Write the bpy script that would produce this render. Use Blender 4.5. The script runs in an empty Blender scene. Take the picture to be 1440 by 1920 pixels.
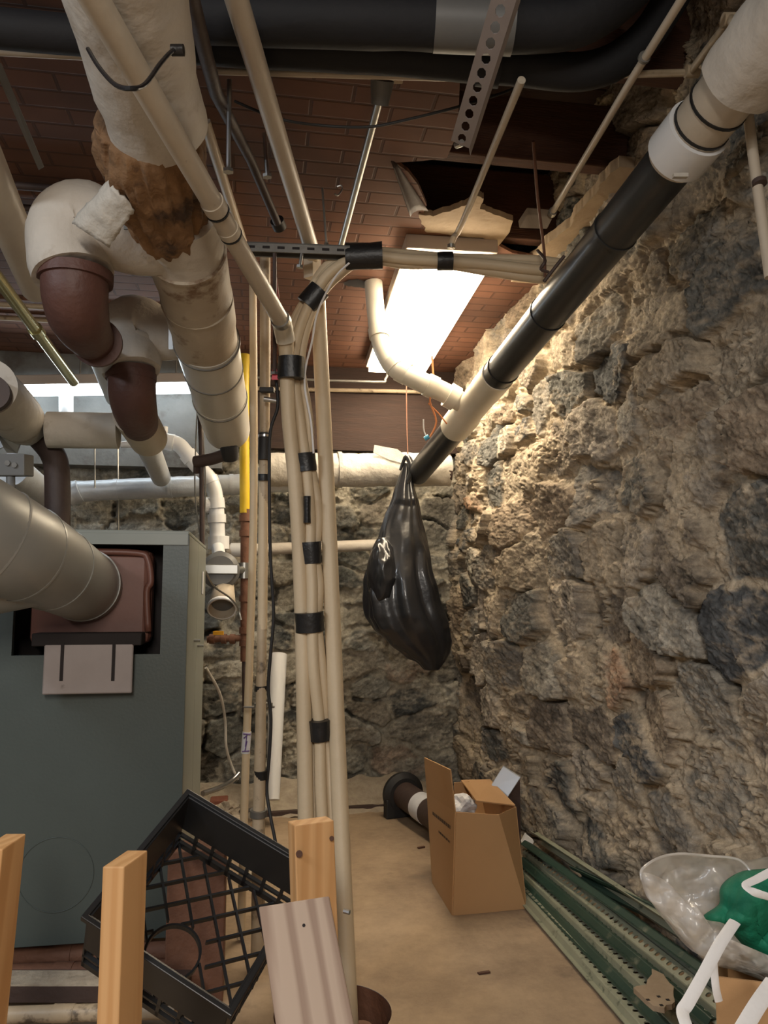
import bpy, bmesh, math, random
import numpy as np
from mathutils import Vector, Matrix, noise as mnoise

random.seed(7)
C = bpy.context.scene.collection
S = bpy.context.scene

# ------------------------------------------------------------------ camera
CAM_H = 1.05
PITCH = math.radians(6.34)
YAW = math.radians(9.02)
FPX = 1440.0
cam_d = bpy.data.cameras.new('camera')
cam_d.sensor_fit = 'VERTICAL'
cam_d.sensor_height = 36.0
cam_d.lens = 36.0 * FPX / 1920.0
cam_d.clip_start = 0.02
cam = bpy.data.objects.new('camera', cam_d)
cam.location = (0, 0, CAM_H)
cam.rotation_euler = (math.radians(90) + PITCH, 0, -YAW)
C.objects.link(cam)
S.camera = cam

# ------------------------------------------------------------------ world, lamps, exposure
S.view_settings.view_transform = 'Standard'
S.view_settings.look = 'None'
S.view_settings.gamma = 1.0
S.view_settings.use_curve_mapping = False
S.view_settings.exposure = 0.55
W = bpy.data.worlds.new('world')
S.world = W
W.use_nodes = True
W.node_tree.nodes['Background'].inputs['Color'].default_value = (0.55, 0.62, 0.75, 1)
W.node_tree.nodes['Background'].inputs['Strength'].default_value = 0.06

PANEL_EMIT = 20.0          # the flush ceiling light in view
TUBE_EMIT = 13.0           # the fluorescent tube at the back left


def area_lamp(name, loc, rot, size, size_y, power, color):
    d = bpy.data.lights.new(name, 'AREA')
    d.shape = 'RECTANGLE'
    d.size = size
    d.size_y = size_y
    d.energy = power
    d.color = color
    o = bpy.data.objects.new(name, d)
    o.location = loc
    o.rotation_euler = rot
    C.objects.link(o)
    return o


# the room's other ceiling lamp, in the half of the basement behind the camera
area_lamp('unseen_area_light', (-0.2, -1.3, 2.0), (math.radians(35), 0, math.radians(32)), 0.3, 1.2, 48, (1.0, 0.92, 0.82))
area_lamp('unseen_area_light', (-1.9, 0.4, 2.25), (0, math.radians(-15), 0), 0.3, 1.2, 25, (0.86, 0.93, 1.0))  # added cool light, out of view, to brighten the left pipes and furnace

# ------------------------------------------------------------------ placing helpers
R_ = Vector((math.cos(YAW), -math.sin(YAW), 0))
F_ = Vector((math.sin(YAW) * math.cos(PITCH), math.cos(YAW) * math.cos(PITCH), math.sin(PITCH)))
U_ = Vector((-math.sin(YAW) * math.sin(PITCH), -math.cos(YAW) * math.sin(PITCH), math.cos(PITCH)))
CAM = Vector((0, 0, CAM_H))


def ray(px, py):
    return F_ + R_ * ((px - 720) / FPX) + U_ * ((960 - py) / FPX)


def P(px, py, f):
    return CAM + ray(px, py) * f


def PY(px, py, y):
    r = ray(px, py)
    return CAM + r * (y / r.y)


def PX(px, py, x):
    r = ray(px, py)
    return CAM + r * (x / r.x)


def PZ(px, py, z):
    r = ray(px, py)
    return CAM + r * ((z - CAM_H) / r.z)


def proj(v):
    d = v - CAM
    f = d.dot(F_)
    return 720 + FPX * d.dot(R_) / f, 960 - FPX * d.dot(U_) / f, f


def at_py(A, B, py):
    lo, hi = -1.5, 2.5
    best = min((abs(proj(A.lerp(B, lo + (hi - lo) * i / 2000))[1] - py), lo + (hi - lo) * i / 2000)
               for i in range(2001) if (A.lerp(B, lo + (hi - lo) * i / 2000) - CAM).dot(F_) > 0.3)
    return A.lerp(B, best[1])


# ------------------------------------------------------------------ materials
def mat(name, c1, c2=None, rough=0.6, metal=0.0, scale=6.0, amt=0.5, bump=0.0, bscale=None, c3=None, c3_th=0.62,
        c3_scale=3.0, alpha=1.0, coat=0.0, stretch=(1, 1, 1), transmission=0.0, emit=None, emit_s=0.0, sss=0.0,
        rough2=None, bdist=0.01):
    m = bpy.data.materials.new(name)
    m.use_nodes = True
    nt = m.node_tree
    N = nt.nodes
    L = nt.links
    b = N['Principled BSDF']
    b.inputs['Roughness'].default_value = rough
    b.inputs['Metallic'].default_value = metal
    b.inputs['Coat Weight'].default_value = coat
    if transmission:
        b.inputs['Transmission Weight'].default_value = transmission
    if alpha < 1:
        b.inputs['Alpha'].default_value = alpha
    if emit:
        b.inputs['Emission Color'].default_value = (*emit, 1)
        b.inputs['Emission Strength'].default_value = emit_s
    tc = N.new('ShaderNodeTexCoord')
    mp = N.new('ShaderNodeMapping')
    mp.inputs['Scale'].default_value = stretch
    L.new(tc.outputs['Object'], mp.inputs['Vector'])
    if c2 is None:
        c2 = tuple(x * 0.7 for x in c1)
    nz = N.new('ShaderNodeTexNoise')
    nz.inputs['Scale'].default_value = scale
    nz.inputs['Detail'].default_value = 8
    nz.inputs['Roughness'].default_value = 0.62
    L.new(mp.outputs[0], nz.inputs['Vector'])
    rp = N.new('ShaderNodeValToRGB')
    rp.color_ramp.elements[0].position = 0.5 - 0.28
    rp.color_ramp.elements[1].position = 0.5 + 0.28
    a = tuple(c1[i] * (1 - amt) + c2[i] * amt for i in range(3))
    rp.color_ramp.elements[0].color = (*a, 1)
    rp.color_ramp.elements[1].color = (*c1, 1)
    L.new(nz.outputs['Fac'], rp.inputs['Fac'])
    out = rp.outputs['Color']
    if c3 is not None:
        n3 = N.new('ShaderNodeTexNoise')
        n3.inputs['Scale'].default_value = c3_scale
        n3.inputs['Detail'].default_value = 7
        n3.inputs['Roughness'].default_value = 0.65
        L.new(mp.outputs[0], n3.inputs['Vector'])
        r3 = N.new('ShaderNodeValToRGB')
        r3.color_ramp.elements[0].position = c3_th - 0.05
        r3.color_ramp.elements[1].position = c3_th + 0.06
        L.new(n3.outputs['Fac'], r3.inputs['Fac'])
        mx = N.new('ShaderNodeMixRGB')
        L.new(r3.outputs['Color'], mx.inputs['Fac'])
        L.new(out, mx.inputs['Color1'])
        mx.inputs['Color2'].default_value = (*c3, 1)
        out = mx.outputs['Color']
    L.new(out, b.inputs['Base Color'])
    if bump:
        nb = N.new('ShaderNodeTexNoise')
        nb.inputs['Scale'].default_value = bscale or scale * 4
        nb.inputs['Detail'].default_value = 6
        L.new(mp.outputs[0], nb.inputs['Vector'])
        bp = N.new('ShaderNodeBump')
        bp.inputs['Strength'].default_value = bump
        bp.inputs['Distance'].default_value = bdist
        L.new(nb.outputs['Fac'], bp.inputs['Height'])
        L.new(bp.outputs['Normal'], b.inputs['Normal'])
    return m


M = {}
M['canvas'] = mat('painted_canvas', (0.60, 0.555, 0.49), (0.36, 0.31, 0.25), 0.65, scale=4, amt=0.6, bump=0.5, bscale=12,
                  c3=(0.36, 0.30, 0.23), c3_th=0.63, c3_scale=5, bdist=0.02)
M['canvas_dirty'] = mat('stained_canvas', (0.52, 0.45, 0.35), (0.32, 0.24, 0.16), 0.6, scale=6, amt=0.7, bump=0.35, bscale=16,
                        c3=(0.20, 0.12, 0.07), c3_th=0.60, c3_scale=8)
M['jacket'] = mat('pvc_jacket', (0.60, 0.58, 0.53), (0.42, 0.38, 0.32), 0.35, scale=5, amt=0.5, bump=0.12, bscale=10,
                  c3=(0.35, 0.29, 0.22), c3_th=0.70, c3_scale=7)
M['foil'] = mat('foil_wrap', (0.62, 0.66, 0.70), (0.45, 0.48, 0.52), 0.42, metal=0.25, scale=10, amt=0.4, bump=0.3, bscale=30)
M['paper'] = mat('paper_wrap', (0.55, 0.52, 0.46), (0.36, 0.33, 0.29), 0.6, scale=14, amt=0.6, bump=0.5, bscale=22, bdist=0.02)
M['painted'] = mat('cream_painted_pipe', (0.56, 0.49, 0.39), (0.38, 0.31, 0.23), 0.42, scale=9, amt=0.5,
                   c3=(0.20, 0.14, 0.09), c3_th=0.72, c3_scale=14, bump=0.08, bscale=60)
M['painted_dirty'] = mat('dirty_cream_pipe', (0.50, 0.40, 0.28), (0.30, 0.22, 0.13), 0.5, scale=12, amt=0.7,
                         c3=(0.12, 0.09, 0.06), c3_th=0.60, c3_scale=16, bump=0.1)
M['conduit'] = mat('cream_vinyl_conduit', (0.62, 0.50, 0.34), (0.46, 0.35, 0.22), 0.5, scale=7, amt=0.5,
                   c3=(0.32, 0.23, 0.14), c3_th=0.72, c3_scale=10, bump=0.1, bscale=90)
M['pvc'] = mat('white_pvc', (0.74, 0.70, 0.60), (0.60, 0.53, 0.40), 0.3, scale=8, amt=0.4)
M['pvc_white'] = mat('bright_white_pvc', (0.78, 0.79, 0.80), (0.66, 0.67, 0.68), 0.3, scale=6, amt=0.3)
M['abs'] = mat('black_abs', (0.020, 0.022, 0.024), (0.05, 0.048, 0.045), 0.34, scale=7, amt=0.5, coat=0.1)
M['black_tape'] = mat('black_tape', (0.010, 0.010, 0.011), (0.02, 0.02, 0.02), 0.4, scale=30, amt=0.4, bump=0.2, bscale=60)
M['rubber'] = mat('black_rubber', (0.012, 0.012, 0.014), (0.03, 0.028, 0.026), 0.6, scale=12, amt=0.4, bump=0.1)
M['black_lag'] = mat('black_insulation', (0.007, 0.008, 0.011), (0.012, 0.012, 0.015), 0.75, scale=5, amt=0.6, bump=0.2, bscale=30)
M['cast'] = mat('rusty_cast_iron', (0.115, 0.048, 0.035), (0.05, 0.025, 0.022), 0.55, scale=7, amt=0.7, bump=0.25, bscale=50)
M['cast_dark'] = mat('dark_steel_pipe', (0.07, 0.042, 0.034), (0.03, 0.022, 0.02), 0.6, scale=9, amt=0.6, bump=0.2, bscale=50)
M['rust'] = mat('rust', (0.19, 0.085, 0.048), (0.08, 0.035, 0.022), 0.75, scale=12, amt=0.7, bump=0.4, bscale=50)
M['galv'] = mat('galvanised_steel', (0.42, 0.42, 0.40), (0.28, 0.28, 0.26), 0.32, metal=0.85, scale=9, amt=0.4)
M['steel'] = mat('bright_steel', (0.55, 0.55, 0.55), (0.35, 0.35, 0.35), 0.28, metal=0.95, scale=14, amt=0.4)
M['dull_steel'] = mat('dull_steel', (0.23, 0.22, 0.20), (0.12, 0.11, 0.10), 0.5, metal=0.6, scale=14, amt=0.5, bump=0.1)
M['brassy'] = mat('yellowed_conduit', (0.47, 0.43, 0.22), (0.34, 0.30, 0.14), 0.25, metal=0.8, scale=12, amt=0.4)
M['flue'] = mat('flue_metal', (0.33, 0.33, 0.31), (0.22, 0.215, 0.20), 0.42, metal=0.35, scale=4, amt=0.5, bump=0.05, bscale=12)
M['yellow'] = mat('yellow_paint', (0.72, 0.50, 0.02), (0.50, 0.33, 0.02), 0.4, scale=12, amt=0.6,
                  c3=(0.15, 0.10, 0.03), c3_th=0.66, c3_scale=18)
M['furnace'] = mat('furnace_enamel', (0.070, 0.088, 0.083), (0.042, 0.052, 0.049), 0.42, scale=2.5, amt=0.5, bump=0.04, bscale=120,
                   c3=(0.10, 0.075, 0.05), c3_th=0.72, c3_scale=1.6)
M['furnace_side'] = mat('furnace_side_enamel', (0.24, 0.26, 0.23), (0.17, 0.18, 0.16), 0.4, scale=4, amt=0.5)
M['brown_panel'] = mat('brown_casting', (0.16, 0.065, 0.045), (0.09, 0.04, 0.03), 0.42, scale=5, amt=0.5, bump=0.06)
M['dark'] = mat('dark_recess', (0.015, 0.010, 0.010), (0.008, 0.006, 0.006), 0.8)
M['damper'] = mat('grey_damper_metal', (0.33, 0.29, 0.28), (0.22, 0.19, 0.18), 0.5, metal=0.2, scale=12, amt=0.5,
                  c3=(0.10, 0.08, 0.07), c3_th=0.70, c3_scale=10)
M['wood_stud'] = mat('pine_stud', (0.62, 0.36, 0.155), (0.50, 0.255, 0.09), 0.6, scale=5, amt=0.8, stretch=(14, 14, 0.9),
                     c3=(0.30, 0.12, 0.04), c3_th=0.74, c3_scale=1.6, bump=0.1, bscale=14)
M['wood_old'] = mat('weathered_board', (0.44, 0.33, 0.26), (0.17, 0.10, 0.07), 0.75, scale=3.2, amt=1.0, stretch=(13, 13, 0.35),
                    c3=(0.15, 0.085, 0.05), c3_th=0.64, c3_scale=2.5, bump=0.25, bscale=14)


def wood(name, c1, c2, c3, freq, dist, rough=.6):
    m = bpy.data.materials.new(name)
    m.use_nodes = True
    nt = m.node_tree
    N, L = nt.nodes, nt.links
    b = N['Principled BSDF']
    b.inputs['Roughness'].default_value = rough
    tc = N.new('ShaderNodeTexCoord')
    mp = N.new('ShaderNodeMapping')
    mp.inputs['Scale'].default_value = (1, 1, .07)
    mp.inputs['Rotation'].default_value = (0, 0, math.radians(25))
    L.new(tc.outputs['Object'], mp.inputs['Vector'])
    wv = N.new('ShaderNodeTexWave')
    wv.wave_type = 'BANDS'
    wv.bands_direction = 'X'
    wv.inputs['Scale'].default_value = freq
    wv.inputs['Distortion'].default_value = dist
    wv.inputs['Detail'].default_value = 3
    wv.inputs['Detail Scale'].default_value = 1.2
    wv.inputs['Detail Roughness'].default_value = .6
    L.new(mp.outputs[0], wv.inputs['Vector'])
    r1 = N.new('ShaderNodeValToRGB')
    r1.color_ramp.elements[0].position = .15
    r1.color_ramp.elements[0].color = (*c2, 1)
    r1.color_ramp.elements[1].position = .75
    r1.color_ramp.elements[1].color = (*c1, 1)
    L.new(wv.outputs['Fac'], r1.inputs['Fac'])
    n2 = N.new('ShaderNodeTexNoise')
    n2.inputs['Scale'].default_value = 9
    n2.inputs['Detail'].default_value = 5
    L.new(mp.outputs[0], n2.inputs['Vector'])
    r2 = N.new('ShaderNodeValToRGB')
    r2.color_ramp.elements[0].position = .50
    r2.color_ramp.elements[1].position = .72
    L.new(n2.outputs['Fac'], r2.inputs['Fac'])
    mx = N.new('ShaderNodeMixRGB')
    L.new(r2.outputs['Color'], mx.inputs['Fac'])
    L.new(r1.outputs['Color'], mx.inputs['Color1'])
    mx.inputs['Color2'].default_value = (*c3, 1)
    L.new(mx.outputs['Color'], b.inputs['Base Color'])
    bp = N.new('ShaderNodeBump')
    bp.inputs['Strength'].default_value = .15
    bp.inputs['Distance'].default_value = .004
    L.new(wv.outputs['Fac'], bp.inputs['Height'])
    L.new(bp.outputs['Normal'], b.inputs['Normal'])
    return m


M['wood_stud'] = wood('pine_stud', (0.64, 0.37, 0.165), (0.56, 0.30, 0.12), (0.50, 0.27, 0.11), 14, 3.0)
M['wood_old'] = wood('weathered_board', (0.46, 0.35, 0.27), (0.31, 0.215, 0.16), (0.26, 0.175, 0.125), 8, 7.0, .75)
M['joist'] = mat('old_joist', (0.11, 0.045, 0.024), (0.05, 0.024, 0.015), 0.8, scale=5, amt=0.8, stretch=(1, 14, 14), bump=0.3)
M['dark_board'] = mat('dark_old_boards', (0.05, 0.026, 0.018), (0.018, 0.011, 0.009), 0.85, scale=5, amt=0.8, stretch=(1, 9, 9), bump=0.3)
M['plaster'] = mat('torn_plaster', (0.46, 0.36, 0.25), (0.26, 0.18, 0.11), 0.85, scale=12, amt=0.7, bump=0.5, bscale=30)
M['plaster_white'] = mat('grey_plaster', (0.22, 0.22, 0.21), (0.10, 0.10, 0.095), 0.85, scale=5, amt=0.8, bump=0.4, bscale=20,
                         c3=(0.10, 0.09, 0.08), c3_th=0.58, c3_scale=4)
M['card'] = mat('cardboard', (0.46, 0.27, 0.125), (0.38, 0.21, 0.09), 0.75, scale=3, amt=0.5, bump=0.08, bscale=80)
M['card_dark'] = mat('cardboard_edge', (0.60, 0.42, 0.24), None, 0.8)
M['fiber'] = mat('torn_fibre_insulation', (0.34, 0.19, 0.085), (0.12, 0.065, 0.035), 0.9, scale=7, amt=0.95, stretch=(1, 1, 1), bump=0.8,
                 bscale=18, bdist=0.02, c3=(0.07, 0.04, 0.025), c3_th=0.58, c3_scale=8)
M['green_post'] = mat('green_enamel_steel', (0.045, 0.085, 0.06), (0.02, 0.045, 0.035), 0.36, scale=7, amt=0.8, metal=0.1,
                      c3=(0.20, 0.21, 0.15), c3_th=0.64, c3_scale=9, bump=0.1)
M['pale_post'] = mat('pale_green_steel', (0.34, 0.345, 0.25), (0.19, 0.21, 0.15), 0.45, scale=9, amt=0.7, metal=0.1,
                     c3=(0.07, 0.09, 0.06), c3_th=0.62, c3_scale=22)
M['crate'] = mat('black_crate_plastic', (0.010, 0.011, 0.013), (0.022, 0.022, 0.023), 0.38, scale=6, amt=0.5,
                 c3=(0.05, 0.045, 0.04), c3_th=0.72, c3_scale=9)
M['bag'] = mat('black_bag_film', (0.014, 0.015, 0.018), (0.022, 0.022, 0.025), 0.30, scale=9, amt=0.5, bump=0.35, bscale=16, coat=0.35)
M['green_cloth'] = mat('green_fabric', (0.006, 0.20, 0.105), (0.003, 0.09, 0.055), 0.7, scale=3, amt=0.6, bump=0.2, bscale=150)
M['white_strap'] = mat('white_strap', (0.75, 0.73, 0.72), (0.62, 0.60, 0.59), 0.55, scale=30, amt=0.3, bump=0.1)
M['label_white'] = mat('white_label', (0.72, 0.73, 0.76), (0.45, 0.47, 0.52), 0.5, scale=25, amt=0.4)
M['ink'] = mat('dark_ink', (0.10, 0.06, 0.035), None, 0.8)
M['purple'] = mat('purple_ink', (0.16, 0.10, 0.30), None, 0.7)
M['red'] = mat('red_plastic', (0.65, 0.02, 0.05), None, 0.4)
M['redbrown'] = mat('red_brown_plastic', (0.30, 0.05, 0.03), None, 0.5)
M['orange_wire'] = mat('orange_wire', (0.65, 0.24, 0.09), None, 0.5)
M['blue'] = mat('blue_plastic', (0.10, 0.45, 0.70), None, 0.4)
M['orange_tag'] = mat('orange_tag', (0.85, 0.42, 0.02), None, 0.5)
M['grey_box'] = mat('grey_enclosure', (0.15, 0.15, 0.145), (0.09, 0.09, 0.09), 0.5, scale=9, amt=0.5)
M['grey_sheet'] = mat('pale_grey_sheet_metal', (0.50, 0.53, 0.58), (0.40, 0.42, 0.46), 0.35, metal=0.3, scale=9, amt=0.4)
M['brick_red'] = mat('red_brick', (0.26, 0.09, 0.055), (0.16, 0.06, 0.04), 0.85, scale=20, amt=0.6, bump=0.4)
M['rubble'] = mat('pale_rubble', (0.50, 0.43, 0.33), (0.25, 0.20, 0.15), 0.9, scale=18, amt=0.9, bump=0.8, bscale=40)
M['light_body'] = mat('fixture_enamel', (0.42, 0.36, 0.31), (0.35, 0.29, 0.24), 0.4, scale=4, amt=0.4)
M['panel_emit'] = mat('lit_lens', (0.9, 0.9, 0.88), None, 0.5, emit=(1.0, 0.83, 0.60), emit_s=PANEL_EMIT)
M['tube_emit'] = mat('lit_tube', (0.9, 0.9, 0.9), None, 0.5, emit=(0.80, 0.92, 1.0), emit_s=TUBE_EMIT)


def clear_film():
    m = bpy.data.materials.new('translucent_white_film')
    m.use_nodes = True
    nt = m.node_tree
    N = nt.nodes
    L = nt.links
    N.remove(N['Principled BSDF'])
    out = N['Material Output']
    d = N.new('ShaderNodeBsdfDiffuse')
    d.inputs['Color'].default_value = (0.80, 0.77, 0.74, 1)
    t = N.new('ShaderNodeBsdfTranslucent')
    t.inputs['Color'].default_value = (0.80, 0.77, 0.74, 1)
    g = N.new('ShaderNodeBsdfGlossy')
    g.inputs['Roughness'].default_value = 0.25
    tr = N.new('ShaderNodeBsdfTransparent')
    a1 = N.new('ShaderNodeMixShader')
    a1.inputs[0].default_value = 0.35
    L.new(d.outputs[0], a1.inputs[1])
    L.new(t.outputs[0], a1.inputs[2])
    a2 = N.new('ShaderNodeMixShader')
    a2.inputs[0].default_value = 0.12
    L.new(a1.outputs[0], a2.inputs[1])
    L.new(g.outputs[0], a2.inputs[2])
    a3 = N.new('ShaderNodeMixShader')
    a3.inputs[0].default_value = 0.38
    L.new(a2.outputs[0], a3.inputs[1])
    L.new(tr.outputs[0], a3.inputs[2])
    L.new(a3.outputs[0], out.inputs['Surface'])
    tc = N.new('ShaderNodeTexCoord')
    nz = N.new('ShaderNodeTexNoise')
    nz.inputs['Scale'].default_value = 14
    nz.inputs['Detail'].default_value = 3
    L.new(tc.outputs['Object'], nz.inputs['Vector'])
    bp = N.new('ShaderNodeBump')
    bp.inputs['Strength'].default_value = 0.7
    bp.inputs['Distance'].default_value = 0.03
    L.new(nz.outputs['Fac'], bp.inputs['Height'])
    for n in (d, g):
        L.new(bp.outputs[0], n.inputs['Normal'])
    return m


M['film'] = clear_film()


# ------------------------------------------------------------------ object helpers
def link(name, me, m, parent=None, smooth=True):
    if smooth:
        for p in me.polygons:
            p.use_smooth = True
    o = bpy.data.objects.new(name, me)
    C.objects.link(o)
    if m is not None:
        o.data.materials.append(m)
    if parent is not None:
        o.parent = parent
    return o


def obj(name, bm, m, parent=None, smooth=False, bevel=0.0, auto=True):
    me = bpy.data.meshes.new(name)
    bmesh.ops.recalc_face_normals(bm, faces=bm.faces[:])
    bm.to_mesh(me)
    bm.free()
    o = link(name, me, m, parent, smooth)
    if bevel:
        md = o.modifiers.new('bevel', 'BEVEL')
        md.width = bevel
        md.segments = 2
        md.limit_method = 'ANGLE'
    return o


def thing(name, label, cat, loc=(0, 0, 0), group=None):
    """An Empty that parents a thing's parts; parts are built in world space and re-based by settle()."""
    o = bpy.data.objects.new(name, None)
    o.empty_display_size = 0.05
    C.objects.link(o)
    o['label'] = label
    o['category'] = cat
    if group:
        o['group'] = group
    return o


def tag(o, label, cat, group=None, kind=None):
    o['label'] = label
    o['category'] = cat
    if group:
        o['group'] = group
    if kind:
        o['kind'] = kind
    return o


def struct(o):
    o['kind'] = 'structure'
    return o


def catmull(pts, rad, n):
    if n <= 1 or len(pts) < 3:
        return pts, rad
    out, ro = [], []
    for i in range(len(pts) - 1):
        p0 = pts[max(i - 1, 0)]
        p1 = pts[i]
        p2 = pts[i + 1]
        p3 = pts[min(i + 2, len(pts) - 1)]
        for k in range(n):
            t = k / n
            out.append(0.5 * ((2 * p1) + (p2 - p0) * t + (2 * p0 - 5 * p1 + 4 * p2 - p3) * t * t
                              + (3 * p1 - p0 - 3 * p2 + p3) * t * t * t))
            ro.append(rad[i] * (1 - t) + rad[i + 1] * t)
    out.append(pts[-1])
    ro.append(rad[-1])
    return out, ro


def sweep_bm(pts, rad, seg=18, smooth=1, cap=True, flat=1.0, side=None, wob=0.0, wscale=8.0, bm=None):
    """A tube through pts; flat squashes the section along the view-ish axis; side fixes the wide axis."""
    pts = [Vector(p) for p in pts]
    if isinstance(rad, (int, float)):
        rad = [rad] * len(pts)
    pts, rad = catmull(pts, list(rad), smooth)
    if bm is None:
        bm = bmesh.new()
    rings = []
    prev = None
    for i, p in enumerate(pts):
        a = pts[max(i - 1, 0)]
        b = pts[min(i + 1, len(pts) - 1)]
        t = (b - a).normalized()
        if side is not None:
            n = (side - t * side.dot(t)).normalized()
        elif prev is None:
            h = Vector((0, 0, 1)) if abs(t.z) < 0.9 else Vector((1, 0, 0))
            n = t.cross(h).normalized()
        else:
            n = (prev - t * prev.dot(t)).normalized()
        prev = n
        bb = t.cross(n).normalized()
        r = []
        for k in range(seg):
            an = 2 * math.pi * k / seg
            d = n * math.cos(an) + bb * (math.sin(an) * flat)
            q = p + d * rad[i]
            if wob:
                q = q + d.normalized() * (wob * mnoise.fractal(q * wscale, 1.0, 2.0, 3))
            r.append(bm.verts.new(q))
        rings.append(r)
    for i in range(len(rings) - 1):
        for k in range(seg):
            bm.faces.new((rings[i][k], rings[i][(k + 1) % seg], rings[i + 1][(k + 1) % seg], rings[i + 1][k]))
    if cap:
        bm.faces.new(rings[0][::-1])
        bm.faces.new(rings[-1])
    return bm


def smooth_sides(o, ang=40):
    me = o.data
    for p in me.polygons:
        p.use_smooth = True
    # caps stay crisp: mark by angle through sharp edges
    bm = bmesh.new()
    bm.from_mesh(me)
    lim = math.radians(ang)
    for e in bm.edges:
        if len(e.link_faces) == 2 and e.calc_face_angle(0) > lim:
            e.smooth = False
    bm.to_mesh(me)
    bm.free()
    return o


def pipe(name, pts, rad, m, parent=None, **k):
    o = obj(name, sweep_bm(pts, rad, **k), m, parent)
    return smooth_sides(o)


def line_pts(A, B, n):
    return [A.lerp(B, i / n) for i in range(n + 1)]


def ring(name, c, d, r, w, m, parent=None, seg=24, bead=0.0):
    d = d.normalized()
    return pipe(name, [c - d * w / 2, c + d * w / 2], r, m, parent, seg=seg)


def box_bm(o, ex, ey, ez, bm=None):
    """box from a corner and three edge vectors"""
    bm = bm or bmesh.new()
    v = [bm.verts.new(o + ex * a + ey * b + ez * c) for a in (0, 1) for b in (0, 1) for c in (0, 1)]
    for f in ((0, 1, 3, 2), (4, 6, 7, 5), (0, 4, 5, 1), (2, 3, 7, 6), (0, 2, 6, 4), (1, 5, 7, 3)):
        bm.faces.new([v[i] for i in f])
    return bm


def abox(x0, x1, y0, y1, z0, z1, bm=None):
    return box_bm(Vector((x0, y0, z0)), Vector((x1 - x0, 0, 0)), Vector((0, y1 - y0, 0)), Vector((0, 0, z1 - z0)), bm)


def slab_bm(poly, n, bm=None):
    """extrude a 3D polygon by vector n"""
    bm = bm or bmesh.new()
    a = [bm.verts.new(p) for p in poly]
    b = [bm.verts.new(p + n) for p in poly]
    bm.faces.new(a)
    bm.faces.new(b[::-1])
    k = len(a)
    for i in range(k):
        bm.faces.new((a[i], b[i], b[(i + 1) % k], a[(i + 1) % k]))
    return bm


def jag(poly, amt, n=5, seed=1):
    rnd = random.Random(seed)
    out = []
    for i in range(len(poly)):
        a, b = poly[i], poly[(i + 1) % len(poly)]
        for k in range(n):
            p = a.lerp(b, k / n)
            if k:
                p = p + Vector((rnd.uniform(-amt, amt), rnd.uniform(-amt, amt), 0))
            out.append(p)
    return out


# ================================================================== THE SETTING
CEIL = 2.32
WALL_X = 1.05
BACK_Y = 4.2


# ---------- rubble stone walls: relief computed with numpy, colour = stone / mortar tone, darkened in the joint holes
def fft_noise(nx, ny, rng, slope=1.6, ax=1.0, ay=1.0, lo=0.0):
    w = rng.standard_normal((ny, nx))
    fy = np.fft.fftfreq(ny)[:, None] * ny * ay
    fx = np.fft.fftfreq(nx)[None, :] * nx * ax
    k = np.sqrt(fx * fx + fy * fy)
    k[0, 0] = 1
    amp = 1.0 / k ** slope
    amp[k < lo] = 0
    r = np.real(np.fft.ifft2(np.fft.fft2(w) * amp))
    r -= r.mean()
    return r / r.std()


def samp(tex, u, v, size):
    """bilinear sample of a periodic texture covering size metres"""
    ny, nx = tex.shape
    x = (u / size) % 1.0 * nx
    y = (v / size) % 1.0 * ny
    x0 = np.floor(x).astype(int)
    y0 = np.floor(y).astype(int)
    fx = x - x0
    fy = y - y0
    x0 %= nx
    y0 %= ny
    x1 = (x0 + 1) % nx
    y1 = (y0 + 1) % ny
    return (tex[y0, x0] * (1 - fx) * (1 - fy) + tex[y0, x1] * fx * (1 - fy)
            + tex[y1, x0] * (1 - fx) * fy + tex[y1, x1] * fx * fy)


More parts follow.
